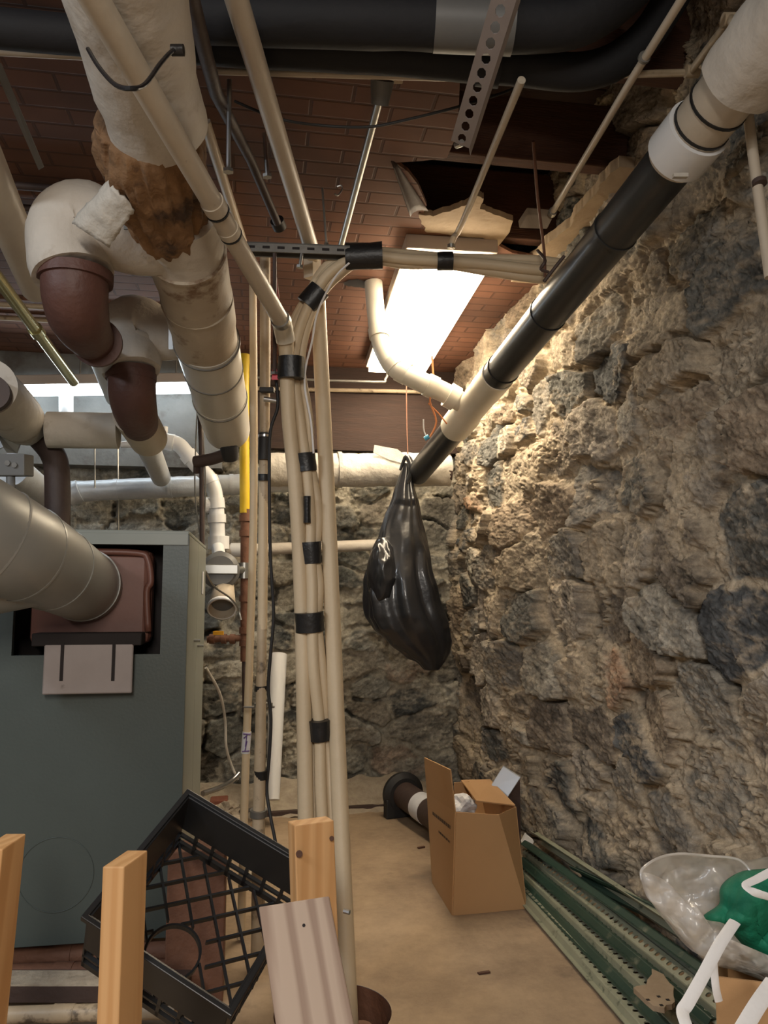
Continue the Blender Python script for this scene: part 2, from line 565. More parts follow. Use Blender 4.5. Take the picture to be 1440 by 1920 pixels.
def stone_field(us, vs, seed, cw=0.27, ch=0.17, tint=0.0):
    rng = np.random.default_rng(seed)
    U, V = np.meshgrid(us, vs)
    SZ = 4.0
    warp1 = fft_noise(512, 512, rng, 1.7, lo=3)
    warp2 = fft_noise(512, 512, rng, 1.7, lo=3)
    rough = fft_noise(2048, 2048, rng, 1.30, lo=10)
    streak = fft_noise(2048, 2048, rng, 1.25, ax=1.0, ay=0.33, lo=12)
    big = fft_noise(512, 512, rng, 1.9, lo=2)
    mort = fft_noise(1024, 1024, rng, 1.5, lo=5)
    crk = fft_noise(1024, 1024, rng, 1.75, ax=1.0, ay=0.7, lo=7)
    crk2 = fft_noise(2048, 2048, rng, 1.5, lo=22)
    Uw = U + 0.022 * samp(warp1, U, V, SZ)
    Vw = V + 0.018 * samp(warp2, U, V, SZ)
    # seeds in rough courses
    pts = []
    y = vs[0] - ch
    row = 0
    while y < vs[-1] + ch:
        hgt = ch * rng.uniform(0.7, 1.35)
        x = us[0] - cw + rng.uniform(0, cw)
        while x < us[-1] + cw:
            w = cw * rng.uniform(0.5, 1.5)
            if rng.random() < 0.22:
                pts.append((x + w / 2, y + hgt * 0.25))
                pts.append((x + w / 2 + rng.uniform(-.03, .03), y + hgt * 0.75))
            else:
                pts.append((x + w / 2, y + hgt / 2 + rng.uniform(-.02, .02)))
            x += w
        y += hgt
        row += 1
    pts = np.array(pts)
    n = len(pts)
    asp = cw / ch * 0.8
    F1 = np.full(U.shape, 9.0)
    F2 = np.full(U.shape, 9.0)
    ID = np.zeros(U.shape, int)
    for i, (px, py) in enumerate(pts):
        mu = np.where(np.abs(us - px) < 0.6)[0]
        mv = np.where(np.abs(vs - py) < 0.45)[0]
        if len(mu) == 0 or len(mv) == 0:
            continue
        sl = (slice(mv[0], mv[-1] + 1), slice(mu[0], mu[-1] + 1))
        d = np.sqrt(((Uw[sl] - px) / asp) ** 2 + (Vw[sl] - py) ** 2)
        f1 = F1[sl]
        f2 = F2[sl]
        idd = ID[sl]
        nearer = d < f1
        f2n = np.where(nearer, f1, np.minimum(f2, d))
        f1n = np.where(nearer, d, f1)
        idd = np.where(nearer, i, idd)
        F1[sl] = f1n
        F2[sl] = f2n
        ID[sl] = idd
    edge = (F2 - F1)
    r_h = rng.uniform(-0.012, 0.03, n)[ID]
    tx = rng.normal(0, 0.13, n)[ID]
    ty = rng.normal(0, 0.13, n)[ID]
    cxs = pts[:, 0][ID]
    cys = pts[:, 1][ID]
    mz = samp(mort, U, V, SZ)
    thr = 0.024 + 0.014 * np.clip(mz, -1, 2)
    s = np.clip((edge - thr * 0.5) / (thr * 1.0 + 0.004), 0, 1)
    s = s * s * (3 - 2 * s)
    rg = samp(rough, U, V, SZ)
    # chiselled, slanting cleavage
    a = math.radians(35)
    Ua = U * math.cos(a) + V * math.sin(a)
    Va = -U * math.sin(a) + V * math.cos(a)
    st = samp(streak, Ua, Va, SZ)
    st2 = samp(streak, U + 1.7, V, SZ)
    h_st = r_h + tx * (U - cxs) + ty * (V - cys) + 0.0022 * rg + 0.0030 * (np.abs(st) - 0.8) + 0.0008 * st2
    h_mo = -0.016 + 0.0035 * rg + 0.007 * np.clip(mz, -2, 2)
    # smeared mortar covering some stones
    cover = np.clip((mz * 0.8 + 0.35 * st2 - 1.0) * 2.0, 0, 1)
    H = h_mo * (1 - s) + h_st * s
    H = H * (1 - cover) + (np.maximum(h_mo + 0.014, H * 0.6)) * cover
    H = H + 0.016 * samp(big, U, V, SZ)
    ck = np.exp(-(samp(crk, Ua, Va, SZ) / 0.055) ** 2) * 0.009 + np.exp(-(samp(crk2, U, V, SZ) / 0.07) ** 2) * 0.0035
    H = H - ck * (0.45 + 0.55 * s)
    # leafy ridges of smeared mortar
    H = H + 0.006 * np.clip(1 - np.abs(samp(crk, U + 0.9, V + 0.4, SZ)) / 0.35, 0, 1) * (1 - 0.5 * s)
    # dark holes in joints
    hole = np.clip((-mz - 0.9) * 1.5, 0, 1) * (1 - s)
    H = H - 0.035 * hole
    pal = np.array([
        (0.15, 0.15, 0.14), (0.25, 0.235, 0.21), (0.33, 0.31, 0.27), (0.20, 0.17, 0.14), (0.40, 0.34, 0.26),
        (0.29, 0.23, 0.17), (0.10, 0.105, 0.11), (0.36, 0.32, 0.27), (0.42, 0.27, 0.18), (0.22, 0.21, 0.195)])
    pw = np.array([.13, .14, .14, .11, .13, .09, .08, .10, .04, .04])
    cid = rng.choice(len(pal), n, p=pw / pw.sum())
    cs = pal[cid][ID]
    cm = np.ones(U.shape + (3,)) * np.array((0.50, 0.42, 0.315))
    cm = cm * (1 + 0.10 * rg[..., None])
    cs = cs * (1 + 0.16 * rg[..., None] + 0.18 * st[..., None])
    # lime bloom over the stones
    bloom = np.clip(0.18 + 0.26 * st2 + 0.25 * mz, 0, 0.7)[..., None]
    cs = cs * (1 - bloom) + np.array((0.50, 0.42, 0.32)) * bloom
    k = (s * (1 - cover))[..., None]
    col = cm * (1 - k) + cs * k
    col = col * (1 - 0.6 * hole[..., None])  # joint holes darkened in the colour as well as carved
    if tint:
        col = col * (1 - tint) + col.mean(axis=2, keepdims=True) * np.array((0.93, 1.0, 0.92)) * tint
    return U, V, H, np.clip(col, 0.01, 0.9)


def grid_mesh(name, co, col, m):
    ny, nx = co.shape[:2]
    me = bpy.data.meshes.new(name)
    idx = np.arange(nx * ny).reshape(ny, nx)
    q = np.stack([idx[:-1, :-1], idx[:-1, 1:], idx[1:, 1:], idx[1:, :-1]], -1).reshape(-1, 4)
    me.vertices.add(nx * ny)
    me.vertices.foreach_set('co', co.reshape(-1).astype(np.float32))
    me.loops.add(q.size)
    me.loops.foreach_set('vertex_index', q.reshape(-1).astype(np.int32))
    me.polygons.add(len(q))
    me.polygons.foreach_set('loop_start', (np.arange(len(q)) * 4).astype(np.int32))
    me.polygons.foreach_set('loop_total', np.full(len(q), 4, np.int32))
    me.update(calc_edges=True)
    at = me.color_attributes.new('stone', 'FLOAT_COLOR', 'POINT')
    rgba = np.ones((nx * ny, 4), np.float32)
    rgba[:, :3] = col.reshape(-1, 3)
    at.data.foreach_set('color', rgba.reshape(-1))
    me.polygons.foreach_set('use_smooth', np.ones(len(q), bool))
    o = bpy.data.objects.new(name, me)
    C.objects.link(o)
    me.materials.append(m)
    return o


def stone_mat():
    m = bpy.data.materials.new('rubble_stone')
    m.use_nodes = True
    nt = m.node_tree
    N = nt.nodes
    L = nt.links
    b = N['Principled BSDF']
    b.inputs['Roughness'].default_value = 0.85
    b.inputs['Specular IOR Level'].default_value = 0.25
    va = N.new('ShaderNodeVertexColor')
    va.layer_name = 'stone'
    tc = N.new('ShaderNodeTexCoord')
    n1 = N.new('ShaderNodeTexNoise')
    n1.inputs['Scale'].default_value = 60
    n1.inputs['Detail'].default_value = 8
    n1.inputs['Roughness'].default_value = 0.7
    L.new(tc.outputs['Object'], n1.inputs['Vector'])
    r1 = N.new('ShaderNodeValToRGB')
    r1.color_ramp.elements[0].position = 0.30
    r1.color_ramp.elements[0].color = (0.55, 0.53, 0.51, 1)
    r1.color_ramp.elements[1].position = 0.68
    r1.color_ramp.elements[1].color = (1.28, 1.26, 1.22, 1)
    L.new(n1.outputs['Fac'], r1.inputs['Fac'])
    mx = N.new('ShaderNodeMixRGB')
    mx.blend_type = 'MULTIPLY'
    mx.inputs['Fac'].default_value = 0.85
    L.new(va.outputs['Color'], mx.inputs['Color1'])
    L.new(r1.outputs['Color'], mx.inputs['Color2'])
    L.new(mx.outputs['Color'], b.inputs['Base Color'])
    n2 = N.new('ShaderNodeTexNoise')
    n2.inputs['Scale'].default_value = 38
    n2.inputs['Detail'].default_value = 9
    n2.inputs['Roughness'].default_value = 0.68
    n2.inputs['Distortion'].default_value = 0.6
    L.new(tc.outputs['Object'], n2.inputs['Vector'])
    bp = N.new('ShaderNodeBump')
    bp.inputs['Strength'].default_value = 0.9
    bp.inputs['Distance'].default_value = 0.011
    L.new(n2.outputs['Fac'], bp.inputs['Height'])
    L.new(bp.outputs['Normal'], b.inputs['Normal'])
    return m


MS = stone_mat()

# right wall: denser towards the camera
us = [-1.6]
while us[-1] < BACK_Y + 0.12:
    us.append(us[-1] + (0.05 if us[-1] < 0.75 else max(0.0028, us[-1] * 0.0026)))
us = np.array(us)
vs = np.linspace(-0.05, 2.78, 640)
U, V, H, col = stone_field(us, vs, 11, cw=0.30, ch=0.19)
bulge = 0.17 * np.clip((3.7 - U) / 1.9, 0, 1) * np.clip(1 - V / 1.6, 0, 1)
Xw = WALL_X + 0.02 + bulge - H
co = np.stack([Xw, U, V], -1)
wall_right = struct(grid_mesh('wall_right', co, col, MS))

us = np.arange(-3.1, 1.35, 0.0075)
vs = np.linspace(-0.05, 2.0, 300)
U, V, H, col = stone_field(us, vs, 29, cw=0.30, ch=0.15, tint=0.45)
co = np.stack([U, BACK_Y + 0.03 - H, V], -1)
wall_back = struct(grid_mesh('wall_back', co, col * 0.9, MS))

# dark timber band above the back wall (right part) and grey plastered band (left part)
zb = PY(700, 850, BACK_Y).z
o = obj('trim_1', abox(-0.22, 1.3, BACK_Y - 0.065, BACK_Y + 0.06, zb, CEIL + 0.02), M['dark_board'])
struct(o)
o = obj('trim_2', abox(-3.1, -0.22, BACK_Y - 0.075, BACK_Y + 0.06, zb - 0.12, CEIL + 0.02), M['plaster_white'])
struct(o)
# left wall and the wall behind the camera
struct(obj('wall_left', abox(-3.15, -3.0, -2.6, BACK_Y + 0.1, -0.02, 2.8), M['plaster_white']))

# ---------- floor with the round pit cut out
pit_c = PZ(624, 1898, 0.0)
PIT_R = 0.150


def floor_mat():
    m = mat('dusty_concrete', (0.40, 0.29, 0.185), (0.22, 0.155, 0.10), 0.85, scale=2.2, amt=1.0, bump=0.25, bscale=40,
            c3=(0.16, 0.115, 0.08), c3_th=0.63, c3_scale=2.9)
    for nd in m.node_tree.nodes:
        if nd.type == 'TEX_NOISE' and abs(nd.inputs['Scale'].default_value - 2.2) < .01:
            nd.inputs['Roughness'].default_value = .74
            nd.inputs['Detail'].default_value = 12
            rp_ = nd.outputs['Fac'].links[0].to_node
            rp_.color_ramp.elements[0].position = .36
            rp_.color_ramp.elements[1].position = .62
    return m


bm = bmesh.new()
n = 48
inner = [bm.verts.new((pit_c.x + PIT_R * math.cos(2 * math.pi * i / n), pit_c.y + PIT_R * math.sin(2 * math.pi * i / n), 0)) for i in range(n)]
h = 0.3
outer = []
for i in range(n):
    a = 2 * math.pi * i / n
    k = h / max(abs(math.cos(a)), abs(math.sin(a)))
    outer.append(bm.verts.new((pit_c.x + k * math.cos(a), pit_c.y + k * math.sin(a), 0)))
for i in range(n):
    bm.faces.new((inner[i], outer[i], outer[(i + 1) % n], inner[(i + 1) % n]))
x0, x1, y0, y1 = pit_c.x - h, pit_c.x + h, pit_c.y - h, pit_c.y + h
for (a, b, c_, d) in ((-3.1, x0, -2.6, 4.4), (x1, 1.5, -2.6, 4.4), (x0, x1, -2.6, y0), (x0, x1, y1, 4.4)):
    q = [bm.verts.new(p) for p in ((a, c_, 0), (b, c_, 0), (b, d, 0), (a, d, 0))]
    bm.faces.new(q)
struct(obj('floor', bm, floor_mat()))

# ---------- ceiling of pressed brick-pattern sheet, with the torn opening over the right
ZC = CEIL


def brick_mat():
    m = bpy.data.materials.new('brick_pattern_sheet')
    m.use_nodes = True
    nt = m.node_tree
    N = nt.nodes
    L = nt.links
    b = N['Principled BSDF']
    b.inputs['Roughness'].default_value = 0.7
    b.inputs['Specular IOR Level'].default_value = 0.3
    tc = N.new('ShaderNodeTexCoord')
    br = N.new('ShaderNodeTexBrick')
    br.inputs['Scale'].default_value = 1.0
    br.inputs['Brick Width'].default_value = 0.21
    br.inputs['Row Height'].default_value = 0.071
    br.inputs['Mortar Size'].default_value = 0.006
    br.inputs['Mortar Smooth'].default_value = 0.5
    br.inputs['Color1'].default_value = (0.20, 0.092, 0.056, 1)
    br.inputs['Color2'].default_value = (0.165, 0.078, 0.050, 1)
    br.inputs['Mortar'].default_value = (0.115, 0.055, 0.036, 1)
    L.new(tc.outputs['Object'], br.inputs['Vector'])
    nz = N.new('ShaderNodeTexNoise')
    nz.inputs['Scale'].default_value = 2.4
    nz.inputs['Detail'].default_value = 7
    L.new(tc.outputs['Object'], nz.inputs['Vector'])
    rp = N.new('ShaderNodeValToRGB')
    rp.color_ramp.elements[0].position = 0.3
    rp.color_ramp.elements[0].color = (0.50, 0.50, 0.52, 1)
    rp.color_ramp.elements[1].position = 0.65
    rp.color_ramp.elements[1].color = (1.1, 1.08, 1.05, 1)
    L.new(nz.outputs['Fac'], rp.inputs['Fac'])
    mx = N.new('ShaderNodeMixRGB')
    mx.blend_type = 'MULTIPLY'
    mx.inputs['Fac'].default_value = 0.9
    L.new(br.outputs['Color'], mx.inputs['Color1'])
    L.new(rp.outputs['Color'], mx.inputs['Color2'])
    L.new(mx.outputs['Color'], b.inputs['Base Color'])
    bp = N.new('ShaderNodeBump')
    bp.invert = True
    bp.inputs['Strength'].default_value = 0.55
    bp.inputs['Distance'].default_value = 0.006
    L.new(br.outputs['Fac'], bp.inputs['Height'])
    L.new(bp.outputs['Normal'], b.inputs['Normal'])
    return m


MB_ = brick_mat()


def cz(px, py, z=ZC):
    v = PZ(px, py, z)
    return (v.x, v.y)


# outline of the sheet (its torn edge follows the opening)
edge_px = [(1010, 484), (960, 474), (925, 455), (890, 440), (800, 432), (792, 404), (800, 385), (783, 345), (765, 322),
           (742, 305), (790, 302), (838, 296), (858, 250), (862, 160), (866, 60), (870, -60)]
tear = [cz(*p) for p in edge_px]
poly = [(-3.1, -2.6), (-3.1, BACK_Y), (1.12, BACK_Y)] + [(1.12, tear[0][1])] + tear + [(tear[-1][0], 0.6), (1.12, 0.6), (1.12, -2.6)]
bm = bmesh.new()
vv = [bm.verts.new((x, y, ZC)) for x, y in poly]
f = bm.faces.new(vv)
r = bmesh.ops.extrude_face_region(bm, geom=[f])
bmesh.ops.translate(bm, verts=[v for v in r['geom'] if isinstance(v, bmesh.types.BMVert)], vec=(0, 0, 0.012))
bmesh.ops.triangulate(bm, faces=bm.faces[:])
struct(obj('ceiling', bm, MB_))

# the floor above: boards and joists seen through the opening
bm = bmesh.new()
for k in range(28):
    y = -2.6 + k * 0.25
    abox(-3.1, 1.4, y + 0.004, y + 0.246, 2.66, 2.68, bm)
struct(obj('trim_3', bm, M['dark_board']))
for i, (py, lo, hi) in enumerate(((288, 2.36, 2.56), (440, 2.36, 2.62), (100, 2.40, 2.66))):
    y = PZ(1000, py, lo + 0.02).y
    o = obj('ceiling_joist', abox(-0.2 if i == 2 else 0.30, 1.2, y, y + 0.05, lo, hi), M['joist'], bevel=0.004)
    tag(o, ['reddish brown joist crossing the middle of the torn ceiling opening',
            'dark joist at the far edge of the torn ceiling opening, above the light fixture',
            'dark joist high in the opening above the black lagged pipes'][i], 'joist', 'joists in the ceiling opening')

# torn plaster at the lip of the opening
pl = [PZ(x, y, ZC - 0.006) for x, y in ((785, 402), (812, 406), (850, 393), (878, 382), (893, 368), (907, 372), (900, 392),
                                        (925, 402), (962, 414), (952, 440), (925, 468), (905, 446), (800, 436), (790, 420))]
o = obj('torn_plaster_sheet', slab_bm(jag(pl, 0.006, 4, 3), Vector((0, 0, 0.02))), M['plaster'])
tag(o, 'torn cream plaster sheet hanging above the front end of the light fixture', 'plaster')
pl = []
rnd = random.Random(4)
for i in range(260):
    y = 2.0 + (2.85 - 2.0) * i / 259
    q_ = Vector((y * 9, 3.3, 0))
    pl.append(Vector((WALL_X - 0.040 - 0.05 * max(0, (y - 2.2)) - 0.030 * mnoise.fractal(q_, 1.2, 2.0, 4), y, ZC - 0.01)))
pl = pl + [Vector((1.14, 2.85, ZC - 0.01)), Vector((1.14, 2.0, ZC - 0.01))]
o = obj('trim_4', slab_bm(pl, Vector((0, 0, 0.035))), M['plaster'])
struct(o)
# curled end of the brick pattern sheet
bm = bmesh.new()
rows = []
A0, A1 = PZ(745, 306, ZC), PZ(803, 394, ZC)
for i in range(9):
    p = A0.lerp(A1, i / 8)
    ln = 0.03 + 0.05 * i / 8
    rr = []
    for k in range(5):
        a = k / 4 * 1.3
        rr.append(bm.verts.new(p + Vector((-ln * math.sin(a) * 0.9, -0.01 * k, -ln * (1 - math.cos(a)) * 0.8 - 0.002))))
    rows.append(rr)
for i in range(8):
    for k in range(4):
        bm.faces.new((rows[i][k], rows[i][k + 1], rows[i + 1][k + 1], rows[i + 1][k]))
o = obj('curled_ceiling_sheet', bm, M['cast_dark'], smooth=True)
md = o.modifiers.new('thick', 'SOLIDIFY')
md.thickness = 0.002
tag(o, 'curled brown edge of pressed ceiling sheet beside the torn opening', 'ceiling sheet')
# ragged hole round the waste pipe in the ceiling
bm = bmesh.new()
hc = PZ(672, 532, ZC - 0.004)
vv = [bm.verts.new(hc + Vector((0.055 * math.cos(a) * rnd.uniform(.8, 1.15), 0.045 * math.sin(a) * rnd.uniform(.7, 1.2), 0)))
      for a in [2 * math.pi * i / 18 for i in range(18)]]
bm.faces.new(vv)
struct(obj('trim_5', bm, M['dark']))

# ================================================================== LIGHTS IN VIEW
t = thing('ceiling_light', 'lit white rectangular fluorescent fixture on the brick pattern ceiling near the stone wall', 'light')
cA = Vector((0.645, 2.52, 0))
dirF = Vector((0.048, 1.43, 0)).normalized()
sd = Vector((dirF.y, -dirF.x, 0))
zl = CAM_H + 1.215
Lf = 1.42
bm = box_bm(cA - sd * 0.165 + Vector((0, 0, zl + 0.002)), sd * 0.33, dirF * Lf, Vector((0, 0, ZC - zl - 0.003)))
obj('housing', bm, M['light_body'], t, bevel=0.004)
bm = box_bm(cA - sd * 0.150 + dirF * 0.02 + Vector((0, 0, zl - 0.026)), sd * 0.300, dirF * (Lf - 0.03), Vector((0, 0, 0.027)))
obj('lens', bm, M['panel_emit'], t, bevel=0.002)

t = thing('tube_light', 'glowing bare fluorescent tube on a strip fixture at the back left', 'light')
a = PY(-30, 737, 3.95)
b = PY(372, 730, 3.95)
pipe('tube', [a, b], 0.021, M['tube_emit'], t, seg=16)
d = (b - a).normalized()
obj('strip_body', box_bm(a - d * 0.04 + Vector((0, -0.035, 0.03)), d * ((b - a).length + 0.08), Vector((0, 0.09, 0)), Vector((0, 0, 0.05))), M['light_body'], t, bevel=0.005)
for s_, e in ((a, -1), (b, 1)):
    obj('tube_socket', box_bm(s_ + d * (0.012 * e) - d * 0.012 + Vector((0, -0.014, -0.02)), d * 0.024, Vector((0, 0.028, 0)), Vector((0, 0, 0.06))), M['label_white'], t)
for px in (150, 330):
    q = PY(px, 700, 3.95)
    pipe('hanger', [q, Vector((q.x, q.y, ZC))], 0.004, M['dull_steel'], t, seg=6)

# ================================================================== RIGHT DRAIN PIPE
D0 = P(1272, 288, 1.68)
D1 = P(783, 888, 3.85)
dd = (D1 - D0).normalized()


def dp(py):
    return at_py(D0, D1, py)


t = thing('drain_pipe', 'long black and white drain pipe sloping along the top of the stone wall', 'pipe')
pipe('black_section', [dp(272), dp(732)], 0.057, M['abs'], t, seg=32)
pipe('black_section', [dp(795), dp(888)], 0.057, M['abs'], t, seg=32)
obj_w = pipe('white_section', [dp(-60), dp(300)], 0.0605, M['painted'], t, seg=32)
pipe('white_coupling', [dp(238), dp(292)], 0.070, M['pvc_white'], t, seg=32)
o = pipe('canvas_wrap', line_pts(dp(-90), dp(150), 14), 0.078, M['canvas'], t, seg=32, wob=0.010, wscale=9)
o['label'] = 'lumpy white canvas wrap at the near end'
for py in (195, 232):
    ring('black_band', dp(py), dd, 0.0635, 0.006, M['black_tape'], t)
for py in (432, 588):
    ring('hanger_band', dp(py), dd, 0.060, 0.008, M['abs'], t)
ring('black_band', dp(690), dd, 0.0605, 0.006, M['black_tape'], t)
# wye fitting and branch up through the ceiling
pipe('wye_fitting', [dp(703), dp(732), dp(735), dp(775), dp(778), dp(800)], [0.061, 0.061, 0.059, 0.059, 0.066, 0.066], M['pvc'], t, seg=32)
wy = dp(765)
fw = proj(wy)[2]
ceil_f = (CEIL - CAM_H) / ray(700, 528).z
br = [wy, P(835, 737, fw - 0.02), P(790, 716, fw - 0.04), P(745, 692, fw - 0.02), P(722, 664, fw + 0.0), P(711, 630, fw + 0.02), P(704, 580, ceil_f - 0.01), P(700, 528, ceil_f)]
pipe('branch_pipe', br, [0.040] * 4 + [0.036] * 4, M['pvc'], t, seg=24, smooth=6)
for i, j, tt, rr in ((0, 1, 0.75, 0.050), (1, 2, 0.6, 0.046), (2, 3, 0.75, 0.0445), (3, 4, 0.3, 0.0435), (5, 6, 0.1, 0.041)):
    a, b = br[i], br[j]
    c_ = a.lerp(b, tt)
    ring('branch_collar', c_, b - a, rr, 0.040, M['pvc'], t)
obj('pipe_label', box_bm(P(1264, 331, 1.60), R_ * 0.03, U_ * 0.008, F_ * 0.012), M['paper'], t)

# ================================================================== BIG INSULATED PIPE (upper left)
B0 = P(250, 50, 1.36)
B1 = P(425, 800, 3.0)
bd = (B1 - B0).normalized()


def bp_(py):
    return at_py(B0, B1, py)


def seg_pipe(name, y0, y1, r0, r1, m, parent, wob=0.006, n=14):
    a, b = bp_(y0), bp_(y1)
    return pipe(name, line_pts(a, b, n), [r0 + (r1 - r0) * i / n for i in range(n + 1)], m, parent, seg=36, wob=wob, wscale=7)


t = thing('insulated_main_pipe', 'large canvas insulated pipe running from the top left back under the ceiling', 'pipe')
seg_pipe('canvas_section', -120, 240, 0.104, 0.100, M['canvas'], t, 0.008, 20)
seg_pipe('bare_pipe', 240, 420, 0.070, 0.070, M['cast_dark'], t, 0.002, 6)
seg_pipe('canvas_section', 395, 478, 0.096, 0.096, M['canvas'], t, 0.006, 10)
seg_pipe('stained_section', 470, 642, 0.101, 0.095, M['canvas_dirty'], t, 0.006, 14)
seg_pipe('jacket_section', 636, 748, 0.099, 0.094, M['jacket'], t, 0.001, 8)
seg_pipe('jacket_section', 742, 806, 0.096, 0.088, M['jacket'], t, 0.001, 8)
for py, r in ((470, .104), (560, .101), (640, .1035), (690, .0995), (745, .0985)):
    ring('band', bp_(py), bd, r, 0.006, M['canvas_dirty'] if py < 600 else M['dull_steel'], t, seg=36)
# torn lump of brown fibre: rags of insulation bursting out of the split
a, b = bp_(226), bp_(428)
pts = line_pts(a, b, 16)
rad = [0.078, 0.088, 0.096, 0.100, 0.102, 0.103, 0.102, 0.100, 0.099, 0.097, 0.096, 0.094, 0.092, 0.090, 0.087, 0.080, 0.07]
off = R_ * -0.026 - U_ * 0.008
bm = sweep_bm([p + off for p in pts], rad, seg=90, smooth=4, wob=0.010, wscale=9)
for v in bm.verts:
    al = (v.co - a).dot(bd)
    rd = v.co - (a + off + bd * al)
    an = math.atan2(rd.dot(U_), rd.dot(R_))
    fold = 1 - 2 * abs(mnoise.noise(Vector((math.cos(an) * 4.2, math.sin(an) * 4.2, al * 5))))
    fold2 = mnoise.noise(Vector((math.cos(an) * 9, math.sin(an) * 9, al * 16 + 3)))
    v.co += rd.normalized() * (0.016 * fold + 0.007 * fold2) + bd * 0.03 * mnoise.noise(Vector((math.cos(an) * 2.5, math.sin(an) * 2.5, 1))) * (1 if al > .15 else .4)
o = obj('torn_insulation', bm, M['fiber'], t, smooth=True)
o['label'] = 'torn brown fibre insulation bulging out of the split canvas'
# branch to the first cast elbow
tb = P(318, 450, 1.93)
t1 = thing('cast_iron_elbow_branch', 'upper left white lagged elbow with a big brown cast iron bend below it', 'pipe')
path = [P(335, 452, 1.92), P(262, 452, 1.90), P(205, 432, 1.88), P(150, 418, 1.87), P(127, 450, 1.86), P(138, 515, 1.84)]
pipe('lagged_elbow', path, [0.078, 0.080, 0.088, 0.098, 0.098, 0.092], M['canvas'], t1, seg=36, smooth=8, wob=0.006, wscale=8)
path = [P(142, 505, 1.84), P(141, 552, 1.84), P(147, 592, 1.88), P(165, 626, 1.98), P(186, 648, 2.12)]
pipe('cast_elbow', path, [0.078, 0.076, 0.072, 0.060, 0.052], M['cast'], t1, seg=36, smooth=8, wob=0.0015)
ring('elbow_rim', P(142, 520, 1.84), Vector((0, 0, 1)), 0.086, 0.025, M['cast'], t1, seg=36)
c1, c2 = P(174, 634, 1.97), P(200, 660, 2.18)
ring('elbow_rim', c1.lerp(c2, 0.3), c2 - c1, 0.064, 0.02, M['cast'], t1, seg=36)
pipe('rear_pipe', [P(182, 650, 2.2), P(215, 745, 3.1)], 0.036, M['foil'], t1, seg=24)
o = obj('strap_piece', box_bm(P(232, 430, 1.80), R_ * 0.018, U_ * 0.022, F_ * 0.004), M['dull_steel'], t1)
# loose pale paper flap lodged against it
c0, c1_, c2_, c3_ = P(136, 418, 1.70), P(208, 338, 1.62), P(252, 392, 1.63), P(205, 462, 1.70)
bm = bmesh.new()
G = 14
vs_ = []
for i in range(G + 1):
    rw = []
    for j in range(G + 1):
        u, v = i / G, j / G
        p = c0.lerp(c1_, u).lerp(c3_.lerp(c2_, u), v)
        p = p + F_ * (-0.02 * math.sin(v * math.pi) + 0.006 * mnoise.noise(p * 30))
        if i in (0, G) or j in (0, G):
            p = p + (R_ * rnd.uniform(-1, 1) + U_ * rnd.uniform(-1, 1)) * 0.003
        rw.append(bm.verts.new(p))
    vs_.append(rw)
for i in range(G):
    for j in range(G):
        bm.faces.new((vs_[i][j], vs_[i + 1][j], vs_[i + 1][j + 1], vs_[i][j + 1]))
o = obj('plaster_scrap', bm, M['paper'], None, smooth=True)
md = o.modifiers.new('thick', 'SOLIDIFY')
md.thickness = 0.006
tag(o, 'loose square scrap of pale canvas stuck between the torn insulation and the lagged elbow', 'scrap')

# second branch
t2 = thing('cast_iron_elbow_branch', 'lower middle white lagged elbow with a dark cast bend and cream sleeve', 'pipe')
path = [P(395, 640, 2.50), P(345, 636, 2.50), P(295, 625, 2.49), P(255, 618, 2.48), P(240, 645, 2.47), P(246, 698, 2.44)]
pipe('lagged_elbow', path, [0.070, 0.074, 0.090, 0.112, 0.112, 0.092], M['canvas'], t2, seg=36, smooth=8, wob=0.008, wscale=9)
path = [P(247, 690, 2.44), P(248, 735, 2.44), P(253, 768, 2.50), P(262, 795, 2.62)]
pipe('cast_elbow', path, [0.072, 0.074, 0.070, 0.062], M['cast'], t2, seg=36, smooth=8, wob=0.0015)
ring('elbow_rim', P(246, 707, 2.44), Vector((0, 0, 1)), 0.078, 0.022, M['cast'], t2, seg=36)
pipe('sleeve', [P(250, 775, 2.55), P(278, 822, 2.85)], [0.069, 0.069], M['painted'], t2, seg=32)
pipe('rear_pipe', [P(268, 815, 2.84), P(302, 895, 3.75)], [0.046, 0.046], M['foil'], t2, seg=24)
obj('strap', box_bm(P(316, 655, 2.40), R_ * 0.014, U_ * 0.11, F_ * 0.004), M['steel'], t2)
# reducer end of the main: black rubber elbow
t = thing('black_elbow', 'black capped elbow hanging below the end of the white jacketed pipe', 'pipe fitting')
pipe('elbow', [P(428, 806, 2.98), P(430, 840, 3.0), P(432, 862, 3.02)], [0.034, 0.036, 0.028], M['rubber'], t, seg=20, smooth=5)
pipe('side_arm', [P(430, 848, 3.02), P(400, 860, 3.04), P(366, 866, 3.06)], 0.024, M['cast_dark'], t, seg=16, smooth=3)

# ---------- cream pipe strapped under the main
t = thing('cream_pipe', 'slender cream pipe strapped beneath the big insulated pipe, slanting down to the bundle', 'pipe')
A0, A1 = P(160, -30, 1.14), P(530, 606, 2.18)
pipe('tube', [A0, A1], 0.0232, M['painted'], t, seg=24)


def ap(py):
    return at_py(A0, A1, py)


